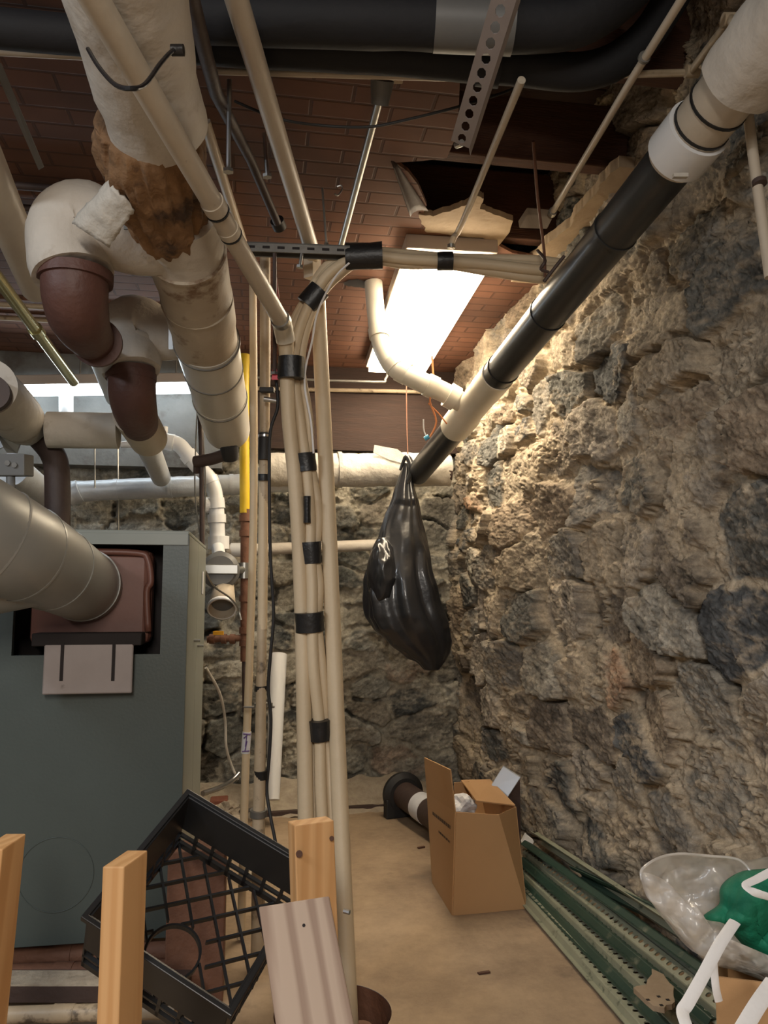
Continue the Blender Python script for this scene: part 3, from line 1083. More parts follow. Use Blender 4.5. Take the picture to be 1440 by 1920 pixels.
for py, r, w, m in ((385, .026, .03, 'painted'), (432, .0255, .02, 'painted'), (600, .028, .02, 'galv')):
    ring('coupling', ap(py), A1 - A0, r, w, M[m], t)
ring('black_band', ap(397), A1 - A0, .0268, .004, M['black_tape'], t)
ring('black_band', ap(440), A1 - A0, .0262, .004, M['black_tape'], t)
st = [P(165, 92, 1.27), P(185, 125, 1.19), P(215, 158, 1.10), P(245, 166, 1.06), P(272, 158, 1.10), P(300, 120, 1.17), P(320, 98, 1.22), P(332, 92, 1.25)]
o = pipe('black_strap', st, 0.0035, M['black_tape'], None, seg=8, smooth=5)
tag(o, 'thin black tie looped under the cream pipe at the top left', 'strap')
ring('knot', P(333, 94, 1.24), R_, 0.009, 0.02, M['black_tape'], o)

# ---------- cream pipe B and its neighbours
t = thing('cream_pipe', 'straight cream pipe from the top centre left down to the slotted steel strut', 'pipe')
pipe('tube', [P(432, -40, 1.46), P(588, 480, 2.46)], 0.0238, M['painted'], t, seg=24)
pipe('end_block', [P(585, 478, 2.47), P(586, 522, 2.47)], 0.028, M['painted'], t, seg=4)
# vertical riser
o = pipe('cream_riser_pipe', [P(596, 545, 2.43), P(600, 640, 2.40), P(617, 1000, 2.30), P(633, 1400, 2.17), P(655, 1925, 1.93)], 0.0235, M['conduit'], None, seg=24, smooth=6)
tag(o, 'tall cream riser pipe right of the taped conduits, dropping to the floor pit', 'pipe')
o = pipe('cream_pipe', [P(383, 225, 2.05), P(455, 452, 2.75)], 0.016, M['painted'], None, seg=16)
tag(o, 'short cream pipe under the ceiling right beside the black bend', 'pipe')
o = pipe('brown_steel_pipe', [P(352, -30, 1.42), P(385, 100, 1.62), P(405, 175, 1.80), P(470, 300, 2.12), P(520, 418, 2.36)], [0.016, 0.016, 0.016, 0.013, 0.012], M['cast_dark'], None, seg=16)
tag(o, 'dark brown steel pipe slanting from the top down between two cream pipes', 'pipe')
ring('end_collar', P(522, 420, 2.42), P(520, 418, 2.4) - P(470, 300, 2.2), 0.022, 0.03, M['rubber'], o)

# ================================================================== STRUT AND CONDUITS
t = thing('slotted_strut', 'horizontal slotted steel strut carrying the pipe risers', 'strut')
a, b = P(452, 452, 2.32), P(656, 460, 2.32)
d = (b - a)
dn = d.normalized()
bm = box_bm(a, d, Vector((0, 0.041, 0)), Vector((0, 0, -0.004)))
box_bm(a, d, Vector((0, 0.004, 0)), Vector((0, 0, -0.030)), bm)
box_bm(a + Vector((0, 0.037, 0)), d, Vector((0, 0.004, 0)), Vector((0, 0, -0.030)), bm)
obj('channel', bm, M['dull_steel'], t)
for i in range(7):
    q = a + dn * (0.02 + i * 0.045) + Vector((0, -0.0015, -0.020))
    obj('slot', box_bm(q, dn * 0.022, Vector((0, 0.002, 0)), Vector((0, 0, 0.008))), M['dark'], t, bevel=0.002)

for i, (x0, y0_, x1, y1_, f0, r, m, lab) in enumerate((
        (600, 290, 612, 458, 2.38, .0035, 'dull_steel', 'thin hanging rod in the middle of the brick pattern ceiling'),
        (430, 150, 428, 320, 1.85, .006, 'steel', 'bright threaded rod at the left, between the insulated main and the cream pipe'),
        (496, 250, 501, 330, 2.08, .006, 'steel', 'short bright threaded rod just left of the straight cream pipe'),
        (515, 475, 515, 700, 2.3, .006, 'cast_dark', 'dark rod hanging from the slotted strut next to the red tag'),
        (566, 475, 562, 500, 2.3, .005, 'dull_steel', 'stub rod below the slotted strut'))):
    o = pipe('hanger_rod', [P(x0, y0_, f0), P(x1, y1_, f0 + (0.05 if i == 0 else 0))], r, M[m], None, seg=8)
    tag(o, lab, 'rod', 'hanger rods')
    ring('nut', P(x1, y1_, f0 + (0.05 if i == 0 else 0)), P(x1, y1_, f0) - P(x0, y0_, f0), r * 2.2, 0.008, M['galv'], o, seg=6)

# left pair of risers
t = thing('cream_riser_pipe', 'narrow cream riser pipe, left one of the clamped pair beside the furnace', 'pipe')
pipe('tube', [P(474, 535, 2.62), P(476, 900, 2.56), P(469, 1200, 2.50), P(459, 1480, 2.44), P(452, 1760, 2.36)], 0.0128, M['conduit'], t, seg=18, smooth=4)
o = pipe('marked_label', [P(463, 1372, 2.462), P(460, 1412, 2.455)], 0.0145, M['label_white'], t, seg=18)
o['label'] = 'white label with a purple hand-drawn mark'
for k, (ax_, ay_, bx_, by_) in enumerate(((456, 1376, 470, 1377), (463, 1376, 460, 1400), (454, 1409, 468, 1408), (463, 1390, 459, 1409), (457, 1384, 463, 1379))):
    pipe('purple_mark', [P(ax_, ay_, 2.437), P(bx_, by_, 2.434)], 0.0018, M['purple'], o, seg=6)
t = thing('cream_riser_pipe', 'thicker stained riser pipe, right one of the clamped pair, with black rubber sleeve', 'pipe')
c2p = [P(497, 472, 2.46), P(497, 700, 2.45), P(494, 960, 2.42), P(491, 1200, 2.37), P(487, 1450, 2.30), P(485, 1560, 2.27), P(484, 1790, 2.19)]
pipe('tube', c2p, [.017, .017, .0145, .0150, .0175, .019, .021], M['painted_dirty'], t, seg=18, smooth=4)
pipe('tube', [P(494, 905, 2.43), P(492, 1180, 2.375)], .0152, M['conduit'], t, seg=18)
pipe('rubber_sleeve', [P(496, 812, 2.43), P(495, 862, 2.425)], .0185, M['rubber'], t, seg=18)
for py in (818, 858):
    ring('hose_clamp', P(496, py, 2.43), Vector((0, 0, 1)), .0198, .008, M['steel'], t)
pipe('tape', [P(494, 889, 2.42), P(494, 901, 2.42)], .0168, M['black_tape'], t, seg=18)
for py, w in ((1290, 10), (1452, 16)):
    pipe('tape', [P(489, py - w / 2, 2.35 - (py > 1400) * 0.05), P(489, py + w / 2, 2.35 - (py > 1400) * 0.05)], .0200, M['black_tape'], t, seg=18)
pipe('pipe_collar', [P(485, 1518, 2.28), P(485, 1530, 2.28)], .026, M['dull_steel'], t, seg=18)
t = thing('pipe_clamp', 'grey clamp bar joining the left pair of risers, below the black tape', 'clamp')
obj('bar', box_bm(P(456, 1328, 2.40), R_ * 0.098, U_ * 0.006, F_ * 0.008), M['dull_steel'], t, bevel=0.002)
pipe('bolt', [P(508, 1318, 2.36), P(508, 1326, 2.36)], 0.006, M['galv'], t, seg=6)
pipe('strap_ring', [P(489, 1318, 2.345), P(489, 1326, 2.345)], 0.0205, M['dull_steel'], t, seg=18)
t = thing('pipe_clamp', 'black pipe clamp with a steel bolt near the red tag', 'clamp')
obj('bracket', box_bm(P(486, 735, 2.40), R_ * 0.045, U_ * 0.016, F_ * 0.03), M['rubber'], t, bevel=0.003)
pipe('bolt', [P(495, 748, 2.39), P(520, 752, 2.39)], 0.008, M['steel'], t, seg=10)

# black cable
o = pipe('black_cable', [P(516, 700, 2.33), P(521, 760, 2.33), P(507, 810, 2.33), P(505, 900, 2.33), P(507, 1040, 2.33), P(513, 1150, 2.33), P(507, 1230, 2.33),
                         P(503, 1290, 2.33), P(508, 1350, 2.32), P(504, 1430, 2.31), P(500, 1480, 2.30), P(507, 1530, 2.27), P(518, 1590, 2.24), P(519, 1640, 2.2)],
         0.0052, M['rubber'], None, seg=10, smooth=6)
tag(o, 'black cable hanging in waves down the stained riser', 'cable')
o = obj('red_tag', slab_bm([P(514, 663, 2.30), P(522, 712, 2.30), P(509, 712, 2.30)], F_ * 0.004), M['red'])
tag(o, 'bright red pointed tag beside the bundle, below the strut', 'tag')
o = obj('red_tag', slab_bm([P(519, 520, 2.31), P(524, 560, 2.31), P(516, 560, 2.31)], F_ * 0.004), M['redbrown'])
tag(o, 'small dull red tag just under the slotted strut', 'tag')

# ---------- the taped bundle
t = thing('conduit_bundle', 'bundle of cream conduits bound with black tape, rising from the pit and bending right', 'conduit')
levels = [  # (px,py,f,half spread in px)
    (612, 1900, 2.00, 26), (608, 1650, 2.10, 24), (604, 1480, 2.16, 22), (599, 1365, 2.20, 17), (590, 1250, 2.22, 20), (584, 1163, 2.24, 18),
    (584, 1100, 2.26, 20), (582, 1035, 2.28, 15), (580, 960, 2.30, 20), (573, 866, 2.31, 14), (562, 780, 2.33, 20), (550, 690, 2.34, 18),
    (560, 620, 2.35, 22), (587, 558, 2.36, 17), (622, 508, 2.36, 22), (682, 480, 2.37, 15), (760, 486, 2.38, 17), (840, 490, 2.39, 14),
    (920, 498, 2.40, 20), (1000, 506, 2.40, 25), (1060, 510, 2.41, 24)]
NT = 5
for k in range(NT):
    s_ = -1 + 2 * k / (NT - 1)
    rk = random.Random(k)
    pts = []
    for i, (x, y, f, hs) in enumerate(levels):
        j = rk.uniform(-0.18, 0.18) if hs > 17 else 0
        s2 = s_ + j
        if i < 12:
            ox, oy = s2 * (hs - 6), 0
        else:
            # tangent of path
            xn, yn = levels[min(i + 1, len(levels) - 1)][:2]
            xp, yp = levels[i - 1][:2]
            tx_, ty_ = xn - xp, yn - yp
            L_ = math.hypot(tx_, ty_)
            nx_, ny_ = -ty_ / L_, tx_ / L_
            ox, oy = nx_ * s2 * (hs - 8), ny_ * s2 * (hs - 8)
        pts.append(P(x + ox, y + oy, f + 0.018 * math.sin(k * 2.1 + 1) + (0.01 if k % 2 else 0)))
    pipe('conduit', pts, 0.0158 if k != 2 else 0.0168, M['conduit'], t, seg=14, smooth=6)


def tape(parent, a, b, wpx, f, thick=0.03, n=3):
    A_, B_ = P(a[0], a[1], f), P(b[0], b[1], f)
    dv = (B_ - A_).normalized()
    side = dv.cross(F_).normalized()
    r = wpx / FPX * f / 2
    bm = sweep_bm(line_pts(A_, B_, n), r, seg=22, side=side, flat=thick / r, wob=0.0025, wscale=35)
    o = obj('black_tape', bm, M['black_tape'], parent)
    return smooth_sides(o)


tape(t, (648, 481), (717, 479), 50, 2.35, 0.034)
tape(t, (820, 490), (849, 490), 34, 2.37, 0.030)
tape(t, (600, 542), (574, 572), 42, 2.35, 0.030)
tape(t, (546, 670), (546, 710), 50, 2.285, 0.040)
tape(t, (570, 850), (574, 884), 42, 2.30, 0.030)
tape(t, (576, 930), (576, 980), 13, 2.26, 0.014)
tape(t, (581, 1016), (583, 1056), 42, 2.27, 0.030)
tape(t, (579, 1148), (581, 1184), 54, 2.23, 0.034)
tape(t, (599, 1350), (601, 1387), 40, 2.18, 0.030)
# the wide cream pipe which picks up the sloping one and drops at the bundle's left
o = pipe('cream_riser_pipe', [P(528, 600, 2.24), P(534, 625, 2.27), P(537, 660, 2.29), P(541, 780, 2.29), P(553, 900, 2.28), P(562, 1050, 2.26), P(567, 1200, 2.23), P(571, 1400, 2.17), P(575, 1650, 2.08), P(580, 1925, 1.99)],
         [0.024, 0.026, 0.0225, 0.0215, 0.0215, 0.0215, 0.0215, 0.022, 0.022, 0.022], M['conduit'], None, seg=20, smooth=6)
tag(o, 'wide cream riser left of the taped conduits, fed by the sloping cream pipe', 'pipe')
pipe('elbow_collar', [P(529, 606, 2.25), P(536, 640, 2.28)], 0.0285, M['pvc'], o, seg=20)
o = pipe('white_cable', [P(655, 493, 2.31), P(632, 515, 2.31), P(612, 548, 2.31), P(594, 590, 2.30), P(585, 640, 2.30), P(573, 690, 2.29), P(572, 730, 2.29), P(583, 790, 2.28), P(588, 850, 2.28)],
         0.0032, M['white_strap'], None, seg=8, smooth=5)
tag(o, 'thin white cable curving along the outer side of the taped bend', 'cable')

# ================================================================== YELLOW GAS PIPE & BACK LEFT PIPEWORK
t = thing('gas_pipe', 'vertical yellow and rust gas pipe behind the clamped risers', 'pipe')
gy = lambda px, py: PY(px, py, 3.75)
pipe('yellow_section', [gy(460, 665), gy(458, 720), gy(459, 962)], 0.024, M['yellow'], t, seg=20, smooth=3)
pipe('rusty_section', [gy(460, 955), gy(460, 1240)], 0.023, M['rust'], t, seg=20)
pipe('rusty_section', [gy(459, 1235), gy(460, 1335)], 0.014, M['cast_dark'], t, seg=16)
for py in (972, 1000, 1122, 1182, 1205):
    ring('pipe_joint', gy(460, py), Vector((0, 0, 1)), 0.029, 0.03, M['rust'], t)
ring('pipe_joint', gy(458, 1070), Vector((0, 0, 1)), 0.034, 0.075, M['galv'], t)

o = pipe('rusty_pipe', [gy(388, 1199), gy(455, 1196)], 0.016, M['rust'], None, seg=14)
tag(o, 'short rusty horizontal pipe with knobbly valve between furnace and gas pipe', 'pipe')
for x in (398, 420, 436):
    ring('pipe_joint', gy(x, 1198), R_, 0.023, 0.024, M['rust'], o)
obj('orange_tag', box_bm(gy(400, 1190) - Vector((0, 0.03, 0)), R_ * 0.05, U_ * 0.018, F_ * 0.006), M['orange_tag'], o)
o = pipe('horizontal_pipe', [PY(425, 1032, 4.0), PY(706, 1022, 4.0), PY(728, 1021, 4.04), PY(734, 1021, 4.19)], 0.030, M['canvas'], None, seg=20, smooth=4)
tag(o, 'white painted pipe low on the back wall, ending behind the black bag', 'pipe')
ring('pipe_joint', PY(448, 1031, 4.0), R_, 0.036, 0.08, M['pvc_white'], o)
# lagged pipes across the back
a, b = PY(495, 882, 3.92), PX(846, 872, WALL_X + 0.02)
b = PY(842, 880, 3.92)
t = thing('lagged_pipe', 'thick wrinkled white wrapped pipe across the back wall behind the black bag', 'pipe')
pipe('wrap', line_pts(a, b, 40), 0.088, M['paper'], t, seg=32, wob=0.009, wscale=14)
pipe('wrap_seam', [a.lerp(b, 0.39), a.lerp(b, 0.41)], 0.094, M['paper'], t, seg=32, wob=0.006, wscale=20)
ring('cut_end', b - R_ * 0.01, b - a, 0.086, 0.02, M['cast_dark'], t)
fl = []
for px, py in ((700, 848), (702, 834), (722, 838), (745, 842), (765, 858), (760, 870), (730, 862)):
    fl.append(PY(px, py, 3.83))
obj('loose_flap', slab_bm(fl, Vector((0, 0.006, 0))), M['paper'], t)
t = thing('lagged_pipe', 'bright silver foil wrapped pipe crossing the back wall above the furnace', 'pipe')
a, b = PY(128, 922, 3.95), PY(560, 903, 3.95)
pipe('wrap', line_pts(a, b, 30), 0.052, M['foil'], t, seg=28, wob=0.003, wscale=18)
for k in (0.2, 0.43, 0.7):
    ring('foil_joint', a.lerp(b, k), b - a, 0.0545, 0.02, M['foil'], t)
pipe('wrap_cap', line_pts(PY(128, 928, 3.93), PY(150, 920, 3.93), 4), 0.056, M['foil'], t, seg=28, wob=0.006, wscale=18)

# white plastic vent pipework
t = thing('vent_pipework', 'white plastic vent pipe with bends and tee above the round grey blower', 'pipe')
w = lambda px, py, y=3.72: PY(px, py, y)
pp = [w(226, 834), w(262, 832), w(300, 826), w(332, 832), w(350, 850), w(368, 872), w(392, 896), w(402, 920), w(406, 955), w(408, 1014)]
pipe('tube', pp, [.016, .018, .034, .036, .036, .036, .036, .036, .036, .036], M['pvc_white'], t, seg=22, smooth=5)
for (i, k, r, ww) in ((2, .5, .041, .05), (4, .3, .041, .04), (6, .2, .041, .03), (7, .7, .042, .05), (8, .3, .043, .04)):
    a, b = pp[i], pp[i + 1]
    ring('collar', a.lerp(b, k), b - a, r, ww, M['pvc_white'], t)
pipe('tee_arm', [w(405, 940), w(384, 948)], .034, M['pvc_white'], t, seg=22)
ring('tee_rim', w(386, 947), w(405, 940) - w(384, 948), .040, .02, M['pvc_white'], t)
pipe('coupling', [w(410, 1006), w(410, 1030)], [.050, .050], M['pvc_white'], t, seg=22)
pipe('upper_riser', [w(306, 830), w(308, 800)], .018, M['pvc_white'], t, seg=16)
t = thing('round_blower', 'round grey blower housing between the furnace and the gas pipe', 'blower')
c = w(414, 1070, 3.6)
bm = sweep_bm([c + Vector((0, 0.05, 0)), c + Vector((0, 0.02, 0)), c + Vector((0, -0.03, 0)), c + Vector((0, -0.05, 0))], [.080, .086, .086, .066], seg=36)
smooth_sides(obj('housing', bm, M['grey_box'], t))
obj('band', box_bm(c + Vector((-0.09, -0.062, -0.018)), Vector((0.17, 0, 0)), Vector((0, 0.02, 0)), Vector((0, 0, 0.045))), M['galv'], t, bevel=0.004)
pipe('neck', [w(408, 1026, 3.66), c + Vector((-0.01, 0.02, 0.07))], .030, M['pvc_white'], t, seg=18)
pipe('outlet', [c + Vector((0.06, 0, 0)), gy(456, 1068)], .018, M['galv'], t, seg=14)
t = thing('open_pipe_end', 'open white pipe end hanging below the round blower', 'pipe')
a, b = w(420, 1096, 3.62), w(416, 1142, 3.50)
bm = sweep_bm([a, b], [0.045, 0.062], seg=28, cap=False)
o = smooth_sides(obj('tube', bm, M['canvas_dirty'], t))
o.modifiers.new('thick', 'SOLIDIFY').thickness = 0.006
bm = sweep_bm([b + (a - b) * 0.1, b], [0.064, 0.066], seg=28, cap=False)
o = smooth_sides(obj('rim', bm, M['pvc_white'], t))
o.modifiers.new('thick', 'SOLIDIFY').thickness = 0.008
pipe('inner_core', [a, b + (a - b) * 0.25], [0.04, 0.05], M['grey_box'], t, seg=24)

# dark conduit with wires
t = thing('wire_drop', 'thin dark conduit with loose wires hanging left of the yellow pipe', 'conduit')
g = lambda px, py: PY(px, py, 3.1)
pipe('conduit', [g(373, 735), g(378, 870), g(379, 1035)], 0.010, M['cast_dark'], t, seg=10, smooth=2)
pipe('wire', [g(371, 740), g(366, 860), g(366, 930), g(374, 1000)], 0.003, M['galv'], t, seg=6, smooth=5)
pipe('wire', [g(376, 740), g(384, 870), g(385, 930), g(382, 1020)], 0.003, M['dull_steel'], t, seg=6, smooth=5)
pipe('bracket', [g(368, 860), g(368, 888)], 0.012, M['cast_dark'], t, seg=4)
o = pipe('thin_cable', [PY(385, 1070, 3.0), PY(402, 1100, 3.1), PY(430, 1120, 3.3), PY(446, 1140, 3.4), PY(452, 1162, 3.4)], 0.004, M['galv'], None, seg=8, smooth=5)
tag(o, 'thin dark cable drooping from the furnace side to the rusty pipe', 'cable')
o = pipe('white_cable', [PY(386, 1252, 3.6), PY(412, 1300, 3.7), PY(422, 1350, 3.8), PY(424, 1400, 3.8), PY(434, 1435, 3.85), PY(446, 1462, 3.85)], 0.0065, M['paper'], None, seg=8, smooth=5)
tag(o, 'pale cable curving down the wall between furnace and risers', 'cable')
o = pipe('steel_cable', [PY(380, 1488, 3.6), PY(410, 1478, 3.7), PY(432, 1466, 3.8), PY(448, 1450, 3.85)], 0.012, M['steel'], None, seg=10, smooth=5)
tag(o, 'bright metal clad cable low beside the furnace', 'cable')
o = pipe('thin_floor_pipe', [PY(450, 1524, 3.9), PY(480, 1518, 3.95), PY(562, 1512, 4.0)], 0.013, M['dull_steel'], None, seg=10)
tag(o, 'thin grey pipe along the foot of the back wall behind the white tube', 'pipe')
o = pipe('leaning_white_tube', [PY(512, 1500, 3.72), PY(521, 1228, 3.98)], [0.030, 0.046], M['pvc_white'], None, seg=24)
tag(o, 'white plastic tube leaning upright against the back wall', 'tube')

# black hanging thin wires at the back
for i, (pp, m, lab, r) in enumerate((
        ([PY(762, 720, 3.9), PY(763, 800, 3.9), PY(765, 858, 3.86)], 'rust', 'rusty wire hanging straight down above the black bag', .003),
        ([P(1000, 265, 2.1), P(1008, 370, 2.2), P(1020, 470, 2.3), P(1022, 520, 2.32)], 'rust', 'rusty hanger wire beside the far end of the conduit bundle', .0045),
        ([P(810, 668, 3.0), P(813, 725, 3.0), P(806, 752, 3.0), P(818, 790, 3.0), P(806, 820, 3.0)], 'orange_wire', 'loose orange wire dangling behind the white branch pipe', .004),
        ([P(803, 756, 3.0), P(822, 775, 3.0), P(838, 795, 3.0)], 'orange_wire', 'short orange wire crossing the longer one', .003),
        ([P(794, 786, 3.0), P(795, 808, 3.0), P(802, 822, 3.0)], 'white_strap', 'short white wire with the blue connector', .003),
        ([PY(178, 835, 3.9), PY(178, 915, 3.9)], 'galv', 'thin vertical wire above the silver pipe, left of the cream sleeve', .004),
        ([PY(221, 840, 4.0), PY(222, 1000, 4.0)], 'galv', 'long thin vertical wire behind the silver pipe', .005))):
    o = pipe('hanging_wire', pp, r, M[m], None, seg=6, smooth=4)
    tag(o, lab, 'wire')
    if i == 4:
        pipe('blue_connector', [P(796, 823, 2.99), P(804, 818, 2.99)], .009, M['blue'], o, seg=8)
# rusty tie where the bundle meets the drain pipe
o = pipe('hanging_wire', [P(1008, 470, 2.1), P(1022, 488, 2.0), P(1014, 505, 2.0), P(1030, 512, 2.0), P(1020, 528, 2.0), P(1045, 496, 2.0), P(1058, 480, 2.0)], .0045, M['cast_dark'], None, seg=6, smooth=5)
tag(o, 'tangled dark wire tie where the bundle meets the black drain pipe', 'wire')

# ================================================================== LEFT SIDE
o = pipe('cream_pipe', [P(-60, 235, 1.62), P(70, 540, 2.3)], 0.047, M['painted'], None, seg=24)
tag(o, 'fat cream pipe at the left edge passing behind the lagged elbow', 'pipe')
t = thing('yellowed_conduit', 'shiny yellowed metal conduit at the left edge above the tube light', 'conduit')
a, b = P(-20, 500, 2.35), P(138, 716, 3.35)
pipe('tube', [a, b], 0.021, M['brassy'], t, seg=20)
ring('coupling', a.lerp(b, .47), b - a, .027, .05, M['brassy'], t)
t = thing('insulated_left_pipe', 'fat white lagged pipe at the left edge above the flue, with open dark end', 'pipe')
a, b = P(-10, 745, 2.25), P(58, 808, 2.75)
pipe('lagging', line_pts(P(-25, 725, 2.15), b, 8), [.082, .082, .082, .082, .082, .081, .078, .068, .05], M['canvas'], t, seg=32, wob=0.003)
ring('dark_end', P(-16, 738, 2.12), b - a, 0.05, 0.03, M['cast_dark'], t)
o = pipe('insulated_sleeve', [P(90, 806, 2.62), P(222, 808, 2.66)], .062, M['canvas'], None, seg=32)
tag(o, 'plain white lagged cylinder lying level beside the left lagged pipe', 'pipe')
o = pipe('brown_downpipe', [P(72, 818, 2.70), P(98, 850, 2.68), P(107, 890, 2.66), P(108, 1010, 2.62), P(106, 1100, 2.6)], .042, M['cast_dark'], None, seg=24, smooth=6, wob=0.001)
tag(o, 'dark brown pipe dropping behind the furnace from the white lagged sleeve', 'pipe')
o = pipe('white_vent_stub', [PY(124, 735, 4.0), PY(124, 790, 4.0)], .035, M['pvc_white'], None, seg=20)
tag(o, 'short white pipe stub below the tube light', 'pipe')
o = pipe('silver_pipe', [P(20, 880, 2.9), P(98, 945, 3.4)], .065, M['foil'], None, seg=24, wob=.002)
tag(o, 'silver foil pipe going back from the grey box at the left edge', 'pipe')
bm = slab_bm([P(-10, 806, 2.5), P(38, 830, 2.6), P(30, 850, 2.6), P(12, 848, 2.55), P(6, 838, 2.5), P(-10, 845, 2.5)], F_ * 0.01)
o = obj('foil_scrap', bm, M['foil'])
tag(o, 'crumpled foil scrap at the left edge below the lagged pipe', 'foil')
t = thing('junction_box', 'grey metal junction box with two round knockouts at the left edge', 'box')
obj('body', box_bm(P(-30, 892, 2.1), R_ * 0.11, U_ * 0.06, F_ * 0.06), M['grey_box'], t, bevel=.003)
for x in (14, 27):
    ring('knockout', P(x, 868 + (x - 14) * .3, 2.097), F_, .0075, .004, M['dull_steel'], t)
pipe('stem', [P(20, 890, 2.12), P(20, 925, 2.1)], .012, M['grey_box'], t, seg=12)
o = pipe('cream_pipe', [P(-30, 96, 1.75), P(158, 106, 1.78)], .0085, M['painted'], None, seg=12)
tag(o, 'thin level cream pipe at the upper left, left of the insulated main', 'pipe')
o = pipe('red_cable', [P(-20, 112, 2.0), P(40, 128, 2.0), P(110, 155, 2.0), P(180, 175, 2.0)], .0035, M['redbrown'], None, seg=8, smooth=4)
tag(o, 'dull red cable sagging at the upper left', 'cable')
o = obj('hanger_strip', slab_bm([P(-14, 120, 1.75), P(2, 118, 1.75), P(82, 312, 2.0), P(72, 318, 2.0)], F_ * .003), M['dull_steel'])
tag(o, 'flat grey metal strip slanting at the upper left edge', 'strip')
# ridged beams on the left ceiling
for i, py in enumerate((560, 585, 330, 372)):
    a, b = PZ(-200, py, ZC - 0.02), PZ(330, py - 6, ZC - 0.02)
    o = pipe('ceiling_conduit', [a, Vector((b.x, a.y, b.z))], .012, M['painted_dirty'] if i < 2 else M['cast_dark'], None, seg=10)
    tag(o, ['pale conduit across the left ceiling, further from the tube light', 'pale conduit across the left ceiling, closest to the tube light',
            'dark conduit across the upper left ceiling', 'dark conduit across the left ceiling behind the top elbow'][i], 'conduit')

# ================================================================== FURNACE & FLUE
FY = 2.30
fz = lambda px, py: PY(px, py, FY)
tl = fz(355, 1003)
zt = tl.z
xr = tl.x
xl = xr - 1.05
zbm = fz(100, 1772).z
t = thing('furnace', 'large grey green furnace cabinet at the left with a brown recessed front', 'furnace')
ox0, oz1 = fz(32, 1020).x, fz(300, 1022).z
ox1, oz0 = fz(300, 1225).x, fz(150, 1228).z
bm = bmesh.new()
T_ = 0.02
abox(xl, ox0, FY, FY + T_, zbm, zt, bm)
abox(ox1, xr, FY, FY + T_, zbm, zt, bm)
abox(ox0, ox1, FY, FY + T_, oz1, zt, bm)
abox(ox0, ox1, FY, FY + T_, zbm, oz0, bm)
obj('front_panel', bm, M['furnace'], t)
bm = bmesh.new()
abox(xr - .02, xr, FY + T_, FY + 0.34, zbm, zt, bm)
abox(xr - .02, xr, FY + 0.345, FY + 0.70, zbm, zt - 0.0, bm)
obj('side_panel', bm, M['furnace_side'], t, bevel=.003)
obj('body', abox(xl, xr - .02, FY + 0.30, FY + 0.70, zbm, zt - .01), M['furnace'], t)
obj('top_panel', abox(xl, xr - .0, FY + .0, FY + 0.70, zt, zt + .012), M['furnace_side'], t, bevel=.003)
obj('trim_strip', abox(fz(-40, 1010).x, xr - .003, FY - .005, FY, fz(355, 1022).z, zt + .002), M['furnace_side'], t)
obj('recess', abox(ox0 - .05, ox1 + .05, FY + 0.16, FY + 0.17, oz0 - .05, oz1 + .05), M['dark'], t)
# brown cast plate with a raised rim
c0, c1 = fz(45, 1190), fz(283, 1030)
bm = abox(c0.x, c1.x, FY + .035, FY + .12, fz(45, 1212).z, c1.z)
obj('cast_plate', bm, M['brown_panel'], t, bevel=.022)
bm = bmesh.new()
rim = [fz(160, 1033), fz(255, 1036), fz(274, 1048), fz(280, 1090), fz(272, 1110), fz(275, 1185)]
sweep_bm([p + Vector((0, .032, 0)) for p in rim], .010, seg=12, smooth=4, bm=bm)
obj('plate_rim', bm, M['brown_panel'], t, smooth=True)
obj('black_bracket', box_bm(fz(68, 1210) + Vector((0, -.05, 0)), Vector((.29, 0, 0)), Vector((0, .07, 0)), Vector((0, 0, .035))), M['dark'], t, bevel=.003)
dq = PY(78, 1303, FY - .05)
dw = PY(247, 1303, FY - .05).x - dq.x
dh = PY(78, 1207, FY - .05).z - dq.z
o = obj('damper_plate', box_bm(dq, Vector((dw, 0, 0)), Vector((0, .008, 0)), Vector((0, 0, dh))), M['damper'], t, bevel=.004)
for px in (114, 211):
    q = PY(px - 3, 1277, FY - .052)
    obj('slot', box_bm(q, Vector((.009, 0, 0)), Vector((0, .002, 0)), Vector((0, 0, dh * .74))), M['dark'], o)
for px, py in ((372, 1210), (382, 1227)):
    q = Vector((xr, FY + .3 * (px - 355) / 20, fz(355, py).z))
    pipe('latch_screw', [q - Vector((.002, 0, 0)), q + Vector((.02, 0, 0))], .005, M['galv'], t, seg=8)
q = Vector((xr + .001, FY + .52, fz(355, 1112).z))
obj('side_label', box_bm(q, Vector((.002, 0, 0)), Vector((0, .05, 0)), Vector((0, 0, .08))), M['label_white'], t)
q = fz(105, 1640) + Vector((0, -.001, 0))
bm = bmesh.new()
bmesh.ops.create_circle(bm, segments=48, radius=.098, matrix=Matrix.Translation(q) @ Matrix.Rotation(math.radians(90), 4, 'X'))
pts = [v.co.copy() for v in bm.verts]
bm.free()
bm = sweep_bm(pts + [pts[0]], .0010, seg=6, cap=False)
obj('pressed_circle', bm, M['furnace'], t, smooth=True)

t = thing('flue_duct', 'big round grey metal flue pipe entering the furnace front', 'duct')
fl = [P(172, 1104, 2.27), P(142, 1090, 2.12), P(100, 1066, 1.98), P(50, 1040, 1.86), P(-10, 1012, 1.76), P(-120, 960, 1.66), P(-330, 900, 1.6)]
pipe('duct', fl, [.098, .102, .108, .116, .122, .124, .124], M['flue'], t, seg=44, smooth=8)
pipe('branch', [P(70, 1075, 1.90), P(-120, 1110, 1.80)], .080, M['flue'], t, seg=32)
for i, k, r in ((0, .1, .1035), (0, .55, .1045), (2, .0, .1105), (3, .1, .1195), (4, .0, .1245), (4, .35, .1255)):
    a, b = fl[i], fl[i + 1]
    ring('seam', a.lerp(b, k), b - a, r, .006, M['flue'], t, seg=44)
pipe('crimped_collar', [fl[0], fl[0].lerp(fl[1], .25)], .1020, M['flue'], t, seg=44)

